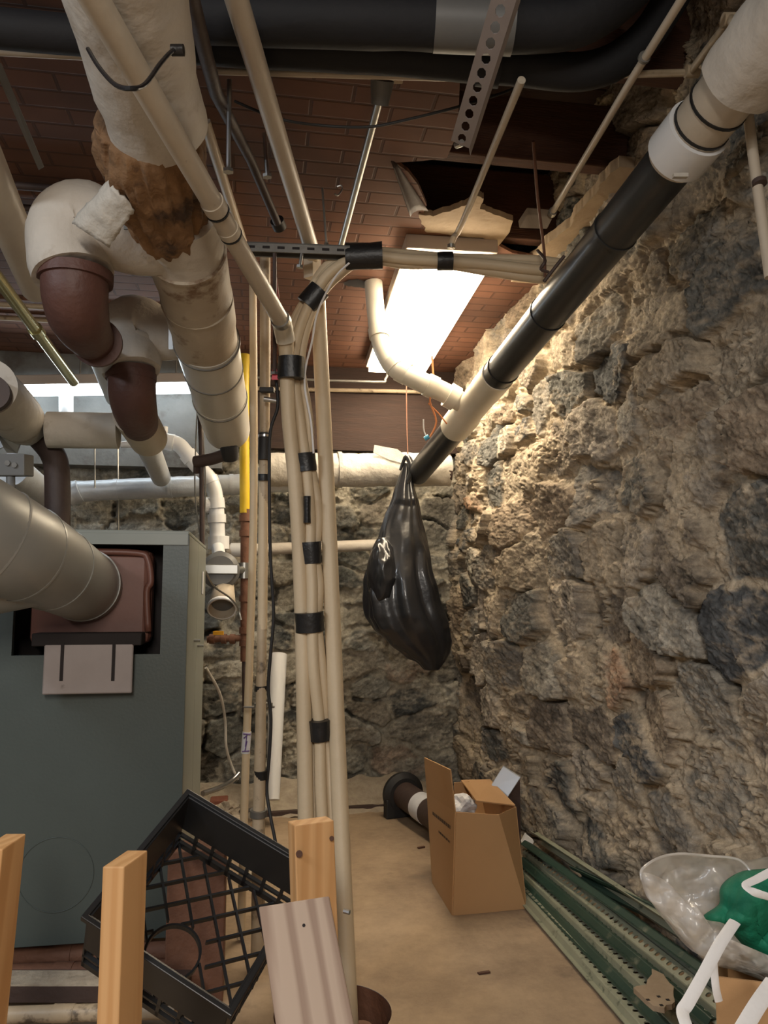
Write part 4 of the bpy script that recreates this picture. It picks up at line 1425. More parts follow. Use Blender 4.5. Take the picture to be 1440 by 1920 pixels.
# ================================================================== LOWER LEFT CLUTTER
for i, (py, r, x1, f, m, lab) in enumerate((
        (1788, .026, 330, 2.12, 'rust', 'upper rusty red pipe under the furnace front'),
        (1828, .030, 330, 2.05, 'rust', 'lower thicker rusty red pipe under the furnace front'),
        (1900, .019, 330, 1.84, 'painted_dirty', 'pale dirty pipe nearest the floor at the lower left'))):
    o = pipe('floor_pipe', [P(-80, py + 6, f), P(x1, py - 6, f)], r, M[m], None, seg=20)
    tag(o, lab, 'pipe')
    ring('pipe_joint', P(120, py, f), R_, r * 1.08, .05, M[m], o)
o = obj('timber_rail', box_bm(P(-80, 1880, 1.90), R_ * .56, F_ * .07, Vector((0, 0, .038))), M['cast_dark'])
tag(o, 'dark low rail with pale dust between the floor pipes at the lower left', 'rail')
obj('dust_layer', box_bm(P(-80, 1880, 1.90) + Vector((0, 0, .038)), R_ * .50, F_ * .06, Vector((0, 0, .004))), M['rubble'], o)
# brown metal box behind the crate
q = PZ(318, 1905, 0.0)
o = obj('brown_metal_box', box_bm(PY(305, 1930, 2.17) - Vector((0, 0, PY(305, 1930, 2.17).z)), Vector((.150, 0, 0)), Vector((0, .1, 0)), Vector((0, 0, PY(350, 1596, 2.17).z))), M['rust'], bevel=.004)
tag(o, 'upright rust brown metal box behind the black milk crate', 'box')
o = obj('red_brick', box_bm(PZ(392, 1532, 0.0), Vector((.085, .01, 0)), Vector((0, .09, 0)), Vector((0, 0, .075))), M['brick_red'], bevel=.006)
tag(o, 'red brick on the floor between the furnace and the risers', 'brick')


def rock(name, c, s, m, seed, flat=.6):
    bm = bmesh.new()
    bmesh.ops.create_icosphere(bm, subdivisions=3, radius=1)
    off = Vector((seed * 3.1, seed * 1.7, 0))
    for v in bm.verts:
        k = 1 + .45 * mnoise.fractal(v.co * 1.4 + off, 1, 2, 3)
        v.co = Vector((v.co.x * k * s, v.co.y * k * s, v.co.z * k * s * flat)) + c
    return obj(name, bm, m)


for i, (px, py, s, lab) in enumerate(((425, 1516, .06, 'pale rubble lump right beside the red brick'), (442, 1545, .05, 'pale rubble lump behind the crate top'),
                                      (500, 1700, .03, 'small rubble lump on the floor behind the weathered board'), (470, 1640, .03, 'small rubble lump seen through the crate grid'),
                                      (436, 1580, .045, 'flat rubble lump at the foot of the thin riser'))):
    c = PZ(px, py, s * .5)
    o = rock('rubble_lump', c, s, M['rubble'], i + 1)
    tag(o, lab, 'rubble', 'rubble lumps')

# ---------- pit
t = thing('floor_pit', 'round rust lined pit cut in the floor where the risers go down', 'pit')
bm = sweep_bm([pit_c + Vector((0, 0, -.42)), pit_c + Vector((0, 0, -.001))], PIT_R, seg=48, cap=False)
smooth_sides(obj('pit_wall', bm, M['rust'], t))
bm = bmesh.new()
bmesh.ops.create_circle(bm, cap_ends=True, segments=48, radius=PIT_R, matrix=Matrix.Translation(pit_c + Vector((0, 0, -.42))))
obj('pit_base', bm, M['dark'], t)
pipe('pit_pipe', [pit_c + Vector((.075, .02, -.41)), pit_c + Vector((.075, .02, -.05))], .030, M['rust'], t, seg=20)
pipe('pit_pipe', [pit_c + Vector((.02, .09, -.41)), pit_c + Vector((.02, .09, -.03))], .022, M['cast_dark'], t, seg=20)

# ---------- milk crate
t = thing('milk_crate', 'black plastic milk crate with grid base, tilted behind the wooden posts', 'crate')
e1 = (R_ * .882 + U_ * -.428 + F_ * -.198).normalized()
e2 = (R_ * -.389 + U_ * -.422 + F_ * -.819).normalized()
n_ = (R_ * -.267 + U_ * -.799 + F_ * .539).normalized()
O = CAM + R_ * -.455 + U_ * -.655 + F_ * 1.785
LW, LL, LD = .335, .335, .20
th = .008


def cb(u0, u1, v0, v1, w0, w1, bm=None):
    return box_bm(O + e1 * u0 + e2 * v0 + n_ * w0, e1 * (u1 - u0), e2 * (v1 - v0), n_ * (w1 - w0), bm)


for (a, b, c_, d_) in ((0, LW, 0, th), (0, LW, LL - th, LL), (0, th, 0, LL), (LW - th, LW, 0, LL)):
    bm = cb(a, b, c_, d_, 0, .125)
    obj('side_wall', bm, M['crate'], t, bevel=.002)
for (a, b, c_, d_) in ((-.008, LW + .008, -.008, .004), (-.008, LW + .008, LL - .004, LL + .008), (-.008, .004, 0, LL), (LW - .004, LW + .008, 0, LL)):
    obj('rim', cb(a, b, c_, d_, -.006, .010), M['crate'], t, bevel=.002)
bm = bmesh.new()
for k in range(8):            # upright ribs below the solid band
    u = LW * k / 7
    for v in (0, LL - th):
        cb(max(0, u - .004), min(LW, u + .004), v, v + th, .12, LD, bm)
for k in range(1, 9):
    v = LL * k / 9
    for u in (0, LW - th):
        cb(u, u + th, v - .004, v + .004, .12, LD, bm)
for (a, b, c_, d_) in ((0, LW, 0, th), (0, LW, LL - th, LL), (0, th, 0, LL), (LW - th, LW, 0, LL)):
    cb(a, b, c_, d_, LD - .02, LD, bm)
    cb(a, b, c_, d_, .150, .158, bm)
obj('side_grille', bm, M['crate'], t)
bm = bmesh.new()
hu, hv, hr = LW * .44, LL * .66, .062
G1 = 6


def bar(u0, v0, u1, v1, bm):
    n2 = 24
    run = []
    for i in range(n2 + 1):
        u = u0 + (u1 - u0) * i / n2
        v = v0 + (v1 - v0) * i / n2
        ok = 0 <= u <= LW and 0 <= v <= LL and math.hypot(u - hu, v - hv) > hr
        if ok:
            run.append((u, v))
        if (not ok or i == n2) and run:
            if len(run) > 1:
                A_ = O + e1 * run[0][0] + e2 * run[0][1] + n_ * (LD - .014)
                B_ = O + e1 * run[-1][0] + e2 * run[-1][1] + n_ * (LD - .014)
                dv = (B_ - A_)
                sd_ = dv.normalized().cross(n_) * .0045
                box_bm(A_ - sd_ / 2, dv, sd_, n_ * .014, bm)
            run = []


sp = .060
for k in range(-9, 12):
    c_ = k * sp * 1.2
    bar(0, c_, LW, c_ + LW, bm)
    bar(0, c_, LW, c_ - LW, bm)
obj('base_grid', bm, M['crate'], t)
pts = [O + e1 * (hu + hr * math.cos(a)) + e2 * (hv + hr * math.sin(a)) + n_ * (LD - .008) for a in [2 * math.pi * i / 40 for i in range(41)]]
bm = bmesh.new()
rr = []
for p in pts[:-1]:
    rr.append((bm.verts.new(p - n_ * .008), bm.verts.new(p + n_ * .008)))
for i in range(40):
    a_, b_ = rr[i], rr[(i + 1) % 40]
    bm.faces.new((a_[0], a_[1], b_[1], b_[0]))
o = obj('hole_ring', bm, M['crate'], t)
o.modifiers.new('thick', 'SOLIDIFY').thickness = .005


# ---------- timber posts
def post(name, corner_top, ex, ey, m, lab, cat='post', bottom=None, nails=()):
    """corner_top: three-D corner of the top; ex, ey: section edges; runs down to the floor (or to bottom)"""
    dn = (bottom - corner_top) if bottom is not None else Vector((0, 0, -corner_top.z))
    o = obj(name, box_bm(corner_top, ex, ey, dn), m, bevel=.0025)
    tag(o, lab, cat, 'upright timbers in the foreground')
    return o


back = lambda A_, B_, s: (B_ - A_)
# first: left edge
a, b = P(5, 1592, 1.34), P(45, 1588, 1.40)
q = P(5, 1592, 1.34)
ey = (P(45, 1575, 1.42) - q)
ey.z = 0
ex = -Vector((ey.y, -ey.x, 0)).normalized() * .038
o = post('timber_post', q, ex, ey.normalized() * .089, M['wood_stud'], 'pine post at the very left edge of the foreground', bottom=Vector((q.x - .03, q.y, 0)))
q = P(192, 1625, 1.33)
ex = P(233, 1624, 1.33) - q
ex.z = 0
ex = ex.normalized() * .038
ey = (P(240, 1601, 1.42) - q)
ey.z = 0
o = post('timber_post', q, ex, ey.normalized() * .089, M['wood_stud'], 'square ended pine post standing in front of the crate', bottom=Vector((q.x, q.y, 0)))
q = P(552, 1548, 1.57)
ex = P(630, 1532, 1.61) - q
ex.z = 0
exn = ex.normalized()
eyn = Vector((-exn.y, exn.x, 0))
eyd = (P(536, 1543, 1.61) - q)
eyd.z = 0
bot = Vector((q.x + .028, q.y + .0, 0))
o = post('timber_post', q, exn * .087, eyd.normalized() * .038, M['wood_stud'], 'knotty orange pine post right of the crate, behind the weathered board', bottom=bot)
pipe('knot', [P(561, 1601, 1.559), P(561, 1601, 1.572)], .007, M['joist'], o, seg=12)
pipe('knot', [P(622, 1572, 1.592), P(622, 1572, 1.606)], .005, M['joist'], o, seg=12)
qs = P(645, 1708, 1.575)
pipe('screw', [qs, qs + R_ * .012 - F_ * .006], .005, M['steel'], o, seg=8)
q = P(485, 1700, 1.42)
ex = P(615, 1680, 1.44) - q
exn = Vector((ex.x, ex.y, 0)).normalized()
bot = q + (P(515, 1925, 1.32) - q) * 3.2
bot.z = 0
eyb = Vector((-exn.y, exn.x, 0)) * .019
zx = (bot - q)
ux = ex.normalized() * .131
vz = -zx.normalized()
vx = (ux - vz * ux.dot(vz)).normalized()
vy = vz.cross(vx)
Mb = Matrix.Translation(q) @ Matrix((vx, vy, vz)).transposed().to_4x4()
o = obj('weathered_board', box_bm(Vector(), Mb.inverted().to_3x3() @ ux, Vector((0, .019, 0)), Vector((0, 0, -zx.length))), M['wood_old'], bevel=.003)
o.matrix_world = Mb
tag(o, 'grey weathered board with a nail hole leaning in the foreground', 'board', 'upright timbers in the foreground')
nh = P(557, 1743, 1.43)
q2 = P(557, 1743, 1.0)
c_ = pipe('nail_hole', [Vector((.075, -.0005, -.050)), Vector((.075, .004, -.050))], .003, M['dark'], o, seg=10)

# ================================================================== CARDBOARD BOX & FLOOR THINGS
t = thing('cardboard_box', 'open brown cardboard box standing on the floor against the stone wall', 'box')
n0 = PZ(849, 1716, 0.0)
n1 = PZ(986, 1704, 0.0)
n3 = PZ(812, 1655, 0.0)
nr = n3 + (n1 - n0)
fN = proj(n0)[2]
Hb = P(856, 1522, fN + .01).z
up = Vector((0, 0, Hb))
tn0 = P(855, 1522, fN + .03)
tn1 = P(935, 1527, proj(n0.lerp(n1, .6))[2] + .03)
tn1b = P(966, 1513, proj(n1)[2] + .10)
tn3 = P(802, 1487, proj(n3)[2])
tnr = tn3 + (tn1b - tn0)
wallT = .004
_n = (n0 - n3).cross(tn0 - n0).normalized()
_r = ray(802, 1487)
tn3 = CAM + _r * ((n0 - CAM).dot(_n) / _r.dot(_n))
tnr = tn3 + (tn1b - tn0)


def panel(poly, th_, nm='side_panel', m='card', parent=None):
    n = (poly[1] - poly[0]).cross(poly[2] - poly[0]).normalized() * th_
    return obj(nm, slab_bm(poly, n), M[m], parent or t)


mid = n0.lerp(n1, .62)
midr = n1
panel([n0, mid, tn1, tn0], wallT)
panel([mid, n1, tn1b, tn1], wallT)
panel([n1, nr, tnr, tn1b], wallT)
panel([nr, n3, tn3, tnr], wallT)
lp = panel([n3, n0, tn0, tn3], wallT)
panel([n0 + Vector((0, 0, .004)), n1 + Vector((0, 0, .004)), nr + Vector((0, 0, .004)), n3 + Vector((0, 0, .004))], .003, 'base')
f3 = proj(tn3)[2]
f0 = proj(tn0)[2]
panel([tn3, tn0, P(846, 1443, f0 - .01), P(797, 1420, f3 - .01)], wallT, 'flap')
panel([P(893, 1503, fN + .14), tn1b + Vector((0, 0, .003)), P(919, 1463, fN + .36), P(864, 1464, fN + .36)], wallT, 'flap')
panel([P(851, 1468, fN + .34), P(880, 1465, fN + .34), P(886, 1500, fN + .34), P(852, 1505, fN + .34)], wallT, 'flap')
# two faded lines of print on the left side
rnd = random.Random(9)
for row, (ya, yb, xa, xb) in enumerate(((.80, .75, .22, .88), (.66, .63, .45, .88))):
    x = xa
    while x < xb:
        w_ = rnd.uniform(.03, .08)
        lo = n3.lerp(n0, x)
        hi = tn3.lerp(tn0, x)
        lo2 = n3.lerp(n0, min(x + w_, xb))
        hi2 = tn3.lerp(tn0, min(x + w_, xb))
        nn = (n0 - n3).cross(Vector((0, 0, 1))).normalized()
        if nn.dot(F_) > 0:
            nn = -nn
        nn = _n if _n.dot(F_) < 0 else -_n
        s_ = nn * .0052
        hgt = .035 if row == 0 else .022
        obj('faded_print', slab_bm([lo.lerp(hi, ya) + s_, lo2.lerp(hi2, ya) + s_, lo2.lerp(hi2, ya + hgt) + s_, lo.lerp(hi, ya + hgt) + s_], nn * .0004), M['ink'], lp)
        x += w_ + .02
bpy_tmp = rock('crumpled_paper', P(868, 1508, fN + .20), .045, M['label_white'], 5, .7)
tag(bpy_tmp, 'crumpled white paper inside the open cardboard box', 'paper')

# sheet metal cover behind the box
o = obj('metal_cover', slab_bm([P(921, 1472, 2.86), P(943, 1437, 2.88), P(976, 1458, 2.84), P(950, 1498, 2.82)], F_ * .012 + R_ * .004), M['grey_sheet'], bevel=.002)
tag(o, 'pale grey sheet metal cover propped behind the cardboard box', 'metal cover')
o = obj('dark_board', slab_bm([P(948, 1496, 2.90), P(975, 1464, 2.88), PZ(978, 1660, .01), PZ(955, 1660, .01)], F_ * .02), M['cast_dark'])
tag(o, 'dark board leaning against the stone wall behind the cardboard box', 'board')

# cast pipe lying on the floor
t = thing('flanged_pipe', 'dark flanged pipe lying on the floor beyond the cardboard box', 'pipe')
a = PZ(752, 1532, .075)
b = PZ(832, 1592, .075)
a = P(757, 1518, 3.70)
a.z = .105
b = P(838, 1580, 3.28)
b.z = .085
pipe('tube', [a, b], .062, M['cast_dark'], t, seg=28)
d = (b - a).normalized()
pipe('label_wrap', [a.lerp(b, .42), a.lerp(b, .62)], .0635, M['label_white'], t, seg=28)
# flange: half-round saddle
bm = sweep_bm([a - d * .03, a - d * .012, a + d * .0, a + d * .02], [.098, .103, .103, .080], seg=32, cap=True)
smooth_sides(obj('flange', bm, M['rubber'], t))
side_ = d.cross(Vector((0, 0, 1))).normalized()
obj('foot', box_bm(a - d * .03 - side_ * .095 - Vector((0, 0, a.z)), side_ * .19, d * .045, Vector((0, 0, .09))), M['rubber'], t, bevel=.006)
o = obj('floor_strip', box_bm(PZ(500, 1532, 0.002), Vector((.62, .06, 0)), Vector((0, .035, 0)), Vector((0, 0, .018))), M['cast_dark'])
tag(o, 'dark metal strip on the floor along the back, left of the flanged pipe', 'strip')
o = obj('wood_chip', box_bm(PZ(898, 1828, 0.001), Vector((.035, .005, 0)), Vector((-.002, .009, 0)), Vector((0, 0, .004))), M['joist'])
tag(o, 'small curved brown chip alone on the open floor', 'chip')
o = obj('wood_chip', box_bm(PZ(785, 1592, 0.001), Vector((.03, .012, 0)), Vector((-.004, .01, 0)), Vector((0, 0, .006))), M['joist'])
tag(o, 'small dark chip on the floor beside the flanged pipe', 'chip')
o = obj('floor_shard', box_bm(PZ(690, 1502, 0.001), Vector((.05, .0, 0)), Vector((-.012, .04, 0)), Vector((0, 0, .008))), M['cast_dark'])
tag(o, 'flat dark shard on the floor by the back wall', 'shard')
# low rubble ledge at the foot of the back wall
bm = bmesh.new()
NX, NY = 90, 10
gr = []
for j in range(NY + 1):
    rw = []
    for i in range(NX + 1):
        x = -.9 + 1.9 * i / NX
        y = BACK_Y - .36 + .34 * j / NY
        z = .10 * (j / NY) ** 1.2 * (1 + .8 * mnoise.noise(Vector((x * 5, y * 5, 2)))) - .004 + .018 * mnoise.noise(Vector((x * 16, y * 16, 0)))
        rw.append(bm.verts.new((x, y, z)))
    gr.append(rw)
for j in range(NY):
    for i in range(NX):
        bm.faces.new((gr[j][i], gr[j][i + 1], gr[j + 1][i + 1], gr[j + 1][i]))
o = obj('debris_ledge', bm, M['rubble'], smooth=True)
tag(o, 'sloping heap of mortar dust and grit along the foot of the back wall', 'debris', kind='stuff')


# ---------- perforated green steel posts
def post_mesh(name, L_, holes=True):
    """hat-section sign post along +Y, real holes down the web"""
    bm = bmesh.new()
    wb = .016   # half web
    n = int(L_ / .028)
    st_ = L_ / n
    for i in range(n):
        y0_, y1_ = i * st_, (i + 1) * st_
        yc = (y0_ + y1_) / 2
        O_ = [(-wb, y0_), (0, y0_), (wb, y0_), (wb, yc), (wb, y1_), (0, y1_), (-wb, y1_), (-wb, yc)]
        r_ = .0078
        I_ = [(r_ * math.cos(a_), yc + r_ * math.sin(a_)) for a_ in [math.radians(225 + 45 * k) for k in range(8)]]
        ov = [bm.verts.new((x, y, .016)) for x, y in O_]
        iv = [bm.verts.new((x, y, .016)) for x, y in I_]
        for k in range(8):
            bm.faces.new((ov[k], ov[(k + 1) % 8], iv[(k + 1) % 8], iv[k]))
    for s_ in (-1, 1):
        pr = [(s_ * wb, .016), (s_ * .024, -.004), (s_ * .038, -.004)]
        for k in range(2):
            a_, b_ = pr[k], pr[k + 1]
            q = [bm.verts.new(v) for v in ((a_[0], 0, a_[1]), (b_[0], 0, b_[1]), (b_[0], L_, b_[1]), (a_[0], L_, a_[1]))]
            bm.faces.new(q)
    bmesh.ops.remove_doubles(bm, verts=bm.verts[:], dist=.0002)
    me = bpy.data.meshes.new(name)
    bmesh.ops.recalc_face_normals(bm, faces=bm.faces[:])
    bm.to_mesh(me)
    bm.free()
    return me


posts = [  # far px, near px (image positions), heights at both ends, material, roll
    ((978, 1668), (1232, 1950), .020, .020, 'pale_post', 0.1, 'outermost green perforated post, lying on the open floor edge of the pile'),
    ((982, 1655), (1275, 1950), .025, .035, 'green_post', -.3, 'second perforated post from the open floor side of the pile'),
    ((984, 1636), (1318, 1950), .040, .060, 'pale_post', 0.2, 'third perforated post from the open floor side, under the broken wood scrap'),
    ((984, 1616), (1345, 1925), .060, .085, 'green_post', -.2, 'dark green perforated post in the middle of the pile'),
    ((990, 1600), (1370, 1905), .080, .115, 'pale_post', 0.5, 'pale flat post lying across the middle of the pile'),
    ((988, 1586), (1400, 1880), .105, .145, 'green_post', -.5, 'perforated green post just below the topmost rail'),
    ((1008, 1572), (1420, 1845), .135, .185, 'pale_post', -.9, 'topmost pale rail of the pile nearest the stone wall'),
    ((1080, 1640), (1440, 1815), .125, .205, 'green_post', -1.0, 'green perforated post with round holes against the wall foot'),
]
for i, (fp, np_, z0_, z1_, m, roll, lab) in enumerate(posts):
    A_ = PZ(fp[0], fp[1], z0_)
    B_ = PZ(np_[0], np_[1], z1_)
    L_ = (B_ - A_).length
    o = link('steel_post', post_mesh('steel_post', L_), M[m], None, False)
    md = o.modifiers.new('thick', 'SOLIDIFY')
    md.thickness = .003
    yv = (B_ - A_).normalized()
    xv = yv.cross(Vector((0, 0, 1))).normalized()
    zv = xv.cross(yv).normalized()
    rot = Matrix((xv, yv, zv)).transposed().to_4x4()
    o.matrix_world = Matrix.Translation(A_) @ rot @ Matrix.Rotation(roll, 4, 'Y')
    tag(o, lab, 'steel post', 'perforated steel posts along the wall')
o = obj('metal_clip', slab_bm([P(978, 1580, 3.05), P(986, 1565, 3.05), P(1001, 1578, 3.0), P(996, 1590, 3.0)], F_ * .02), M['pvc_white'])
tag(o, 'small bright white plastic clip on the far end of the steel posts', 'clip')
# broken wood scrap on the pile
pl = [P(x, y, 1.86) for x, y in ((1188, 1862), (1212, 1856), (1222, 1826), (1245, 1836), (1264, 1860), (1266, 1888), (1246, 1900), (1225, 1896))]
c_ = sum(pl, Vector()) / len(pl)
pl = [PZ(x, y, .105) for x, y in ((1188, 1862), (1212, 1856), (1222, 1826), (1245, 1836), (1264, 1860), (1266, 1888), (1246, 1900), (1225, 1896))]
o = obj('wood_scrap', slab_bm(jag(pl, .004, 3, 8), Vector((0, 0, .012))), M['plaster'])
tag(o, 'broken buff scrap with holes lying on the near end of the steel posts', 'scrap')
for px, py in ((1215, 1874), (1235, 1868), (1240, 1884), (1252, 1874)):
    q = PZ(px, py, .118)
    obj('hole', abox(q.x - .004, q.x + .004, q.y - .004, q.y + .004, .1172, .1178), M['dark'], o)

# ================================================================== HANGING BLACK BAG
t = thing('black_trash_bag', 'black plastic bag hanging from the far end of the drain pipe', 'bag')
prof = [(868, 757, 768), (885, 752, 772), (905, 745, 776), (935, 736, 781), (970, 724, 788), (1010, 712, 798), (1050, 700, 808), (1085, 690, 816), (1120, 686, 826),
        (1155, 689, 836), (1180, 704, 843), (1205, 730, 846), (1225, 757, 842), (1242, 780, 834), (1255, 796, 822)]
YB = 3.72
bm = bmesh.new()
SEG = 96
rings = []
NR = 90
for i in range(NR + 1):
    k = i / NR * (len(prof) - 1)
    j = min(int(k), len(prof) - 2)
    tt = k - j
    py = prof[j][0] * (1 - tt) + prof[j + 1][0] * tt
    l_ = prof[j][1] * (1 - tt) + prof[j + 1][1] * tt
    r_ = prof[j][2] * (1 - tt) + prof[j + 1][2] * tt
    Lp, Rp = PY(l_, py, YB), PY(r_, py, YB)
    c_ = (Lp + Rp) / 2
    hw = (Rp - Lp).length / 2
    hd = hw * (.62 if i > 20 else .9)
    rr = []
    fade = min(1, i / 10) * (1 - .65 * (i / NR) ** 3)
    for q in range(SEG):
        a_ = 2 * math.pi * q / SEG
        pl_ = .045 * math.sin(a_ * 7 + 2.5 * mnoise.noise(Vector((math.cos(a_) * 2, math.sin(a_) * 2, i * .02)))) + .022 * math.sin(a_ * 15 + 2) + .16 * mnoise.noise(Vector((math.cos(a_) * 2.2, math.sin(a_) * 2.2, i * .03)))
        k_ = 1 + pl_ * fade
        v = c_ + Vector((math.cos(a_) * hw * k_, math.sin(a_) * hd * k_, 0))
        v += Vector((0, 0, .012 * mnoise.noise(v * 14)))
        v += Vector((mnoise.noise(v * 9 + Vector((5, 0, 0))), mnoise.noise(v * 9), 0)) * .010 * min(1, i / 25)
        rr.append(bm.verts.new(v))
    rings.append(rr)
for i in range(NR):
    for q in range(SEG):
        bm.faces.new((rings[i][q], rings[i][(q + 1) % SEG], rings[i + 1][(q + 1) % SEG], rings[i + 1][q]))
bm.faces.new(rings[0][::-1])
bm.faces.new(rings[-1])
obj('bag_body', bm, M['bag'], t, smooth=True)
# gathered neck tails over the hook and the crumpled side pocket
pipe('bag_tail', [PY(764, 905, YB - .03), PY(772, 878, YB - .05), PY(762, 856, YB - .04), PY(750, 882, YB - .02)], [.010, .018, .012, .006], M['bag'], t, seg=12, smooth=5, wob=.004, wscale=40)
for (bx, by, bz_, rx, ry, rz_, sd2) in ((716, 1072, .045, .066, .075, .150, 2),):
    bm = bmesh.new()
    bmesh.ops.create_icosphere(bm, subdivisions=5, radius=1)
    cc = PY(bx, by, YB - bz_)
    for v in bm.verts:
        q_ = v.co * 1.7 + Vector((sd2 * 4, 0, 0))
        k_ = 1 + .12 * (1 - 2 * abs(mnoise.noise(q_ * .8))) + .03 * (1 - 2 * abs(mnoise.noise(q_ * 2.3)))
        v.co = Vector((v.co.x * rx * k_, v.co.y * ry * k_, v.co.z * rz_ * k_)) + cc
    obj('bag_pocket', bm, M['bag'], t, smooth=True)

# ================================================================== TOP OF THE PICTURE
t = thing('lagged_black_pipe', 'black foam lagged pipe across the top of the room, nearer one', 'pipe')
pipe('lagging', [P(330, 30, 1.64), P(700, 40, 1.64), P(1000, 48, 1.65), P(1120, 20, 1.65), P(1230, -80, 1.66)], .054, M['black_lag'], t, seg=24, smooth=6, wob=.003)
pipe('grey_sleeve', [P(815, 42, 1.64), P(962, 48, 1.64)], .058, M['grey_box'], t, seg=24)
t = thing('lagged_black_pipe', 'black foam lagged pipe across the top of the room, farther lower one', 'pipe')
pipe('lagging', [P(-60, 48, 1.62), P(400, 88, 1.74), P(700, 104, 1.75), P(960, 126, 1.77), P(1110, 132, 1.78), P(1210, 70, 1.78), P(1290, -60, 1.78)], .040, M['black_lag'], t, seg=24, smooth=6, wob=.002)
pipe('lagging_joint', [P(895, 122, 1.76), P(938, 126, 1.76)], .044, M['black_lag'], t, seg=24)
o = pipe('level_cream_pipe', [P(405, 134, 1.80), P(860, 147, 1.82)], .0075, M['painted'], None, seg=12)
tag(o, 'thin level cream conduit under the black lagged pipes', 'conduit')
t = thing('metal_conduit', 'bright metal conduit with a round fitting running back over the brick pattern ceiling', 'conduit')
pipe('tube', [P(712, 185, 1.93), P(634, 480, 2.75)], .0105, M['galv'], t, seg=14)
pipe('round_fitting', [P(717, 150, 1.86), P(712, 196, 1.89)], [.029, .022], M['grey_box'], t, seg=20)
obj('fitting_plate', box_bm(P(711, 150, 1.88), R_ * .058, U_ * .055, F_ * .02), M['plaster'], t, bevel=.003)
t = thing('perforated_angle', 'perforated steel angle hanging down from the top right of centre', 'angle')
a, b = P(932, -40, 1.34), P(846, 262, 1.68)
dv = (b - a)
dn = dv.normalized()
sd_ = dn.cross(F_).normalized()
if sd_.dot(R_) < 0:
    sd_ = -sd_
bm = bmesh.new()
nH = 11
wA = .044
stp = dv.length / nH
for i in range(nH):
    O_ = a + dn * (stp * i)
    cx = O_ + sd_ * (wA / 2) + dn * (stp / 2)
    oo = [O_, O_ + sd_ * wA / 2, O_ + sd_ * wA, O_ + sd_ * wA + dn * stp / 2, O_ + sd_ * wA + dn * stp, O_ + sd_ * wA / 2 + dn * stp, O_ + dn * stp, O_ + dn * stp / 2]
    ii = [cx + sd_ * (.0095 * math.cos(q)) + dn * (.013 * math.sin(q)) for q in [math.radians(225 + 45 * k) for k in range(8)]]
    ov = [bm.verts.new(p) for p in oo]
    iv = [bm.verts.new(p) for p in ii]
    for k in range(8):
        bm.faces.new((ov[k], ov[(k + 1) % 8], iv[(k + 1) % 8], iv[k]))
bmesh.ops.remove_doubles(bm, verts=bm.verts[:], dist=.0003)
q = [bm.verts.new(p) for p in (a + sd_ * wA, b + sd_ * wA, b + sd_ * wA + F_ * .03 + sd_ * .006, a + sd_ * wA + F_ * .03 + sd_ * .006)]
bm.faces.new(q)
o = obj('angle_bar', bm, M['damper'], t)
o.modifiers.new('thick', 'SOLIDIFY').thickness = .0025
pipe('bolt', [P(856, 272, 1.72), P(866, 268, 1.70)], .008, M['steel'], t, seg=8)

o = pipe('black_cable', [P(440, 190, 1.85), P(520, 222, 1.85), P(600, 235, 1.9), P(690, 238, 1.9), P(760, 225, 1.9), P(860, 200, 1.9), P(940, 175, 1.95), P(1000, 150, 2.0)], .0035, M['rubber'], None, seg=8, smooth=5)
tag(o, 'thin black cable sagging across the ceiling below the black lagged pipes', 'cable')
t = thing('cream_conduit', 'cream conduit running from the torn opening down to the light fixture', 'conduit')
pipe('tube', [P(978, 150, 1.72), P(868, 415, 2.40), P(851, 445, 2.46), P(845, 466, 2.47)], .0095, M['painted'], t, seg=14, smooth=3)
ring('connector', P(846, 462, 2.47), U_, .013, .012, M['galv'], t)
t = thing('cream_conduit', 'cream conduit high on the right ending at the square electrical box', 'conduit')
a, b = P(1290, -20, 1.45), P(1036, 398, 2.38)
pipe('tube', [a, P(1190, 140, 1.68), b], .0088, M['painted'], t, seg=14)
ring('connector', b, b - a, .013, .02, M['galv'], t)
ring('strap', P(1208, 108, 1.63), b - a, .013, .008, M['dull_steel'], t)
bm = slab_bm([P(973, 428, 2.40), P(990, 402, 2.40), P(1038, 406, 2.40), P(1026, 430, 2.40)], U_ * .03 + F_ * .02)
o = obj('electrical_box', bm, M['plaster'], bevel=.003)
tag(o, 'square cream electrical box in the ceiling opening above the drain pipe', 'box')
o = pipe('cream_conduit', [P(1160, 140, 1.9), P(1296, 136, 1.75), P(1304, 122, 1.72), P(1362, 46, 1.55), P(1370, 36, 1.52), P(1378, 52, 1.5), P(1392, 110, 1.5)], .0085, M['painted_dirty'], None, seg=14, smooth=1)
tag(o, 'dirty cream conduit with two elbows at the upper right behind the drain pipe', 'conduit')
for x, y, f in ((1298, 134, 1.75), (1369, 38, 1.53)):
    ring('elbow', P(x, y, f), R_, .014, .03, M['painted_dirty'], o)
o = pipe('wall_conduit', [PX(1400, 190, .985), PX(1412, 290, .985), PX(1444, 520, .985)], .0105, M['painted'], None, seg=14)
tag(o, 'cream conduit running down the stone wall at the right edge', 'conduit')
ring('rust_clip', PX(1424, 342, .984), Vector((0, .2, 1)), .014, .01, M['cast_dark'], o)
o = pipe('back_conduit', [PY(470, 728, 4.12), PY(890, 737, 4.12)], .0115, M['painted_dirty'], None, seg=12)
tag(o, 'thin level conduit where the brick pattern ceiling meets the back wall', 'conduit')
o = pipe('back_conduit', [PY(480, 708, 4.0), PY(700, 716, 4.0), PY(722, 712, 4.0), PY(728, 694, 4.0)], .0075, M['dull_steel'], None, seg=10, smooth=3)
tag(o, 'thin flexible cable on the ceiling running to the light fixture', 'conduit')
o = pipe('steel_hook', [P(632, 350, 2.3), P(640, 348, 2.3), P(641, 356, 2.3), P(634, 366, 2.28), P(628, 364, 2.27)], .0025, M['steel'], None, seg=8, smooth=4)
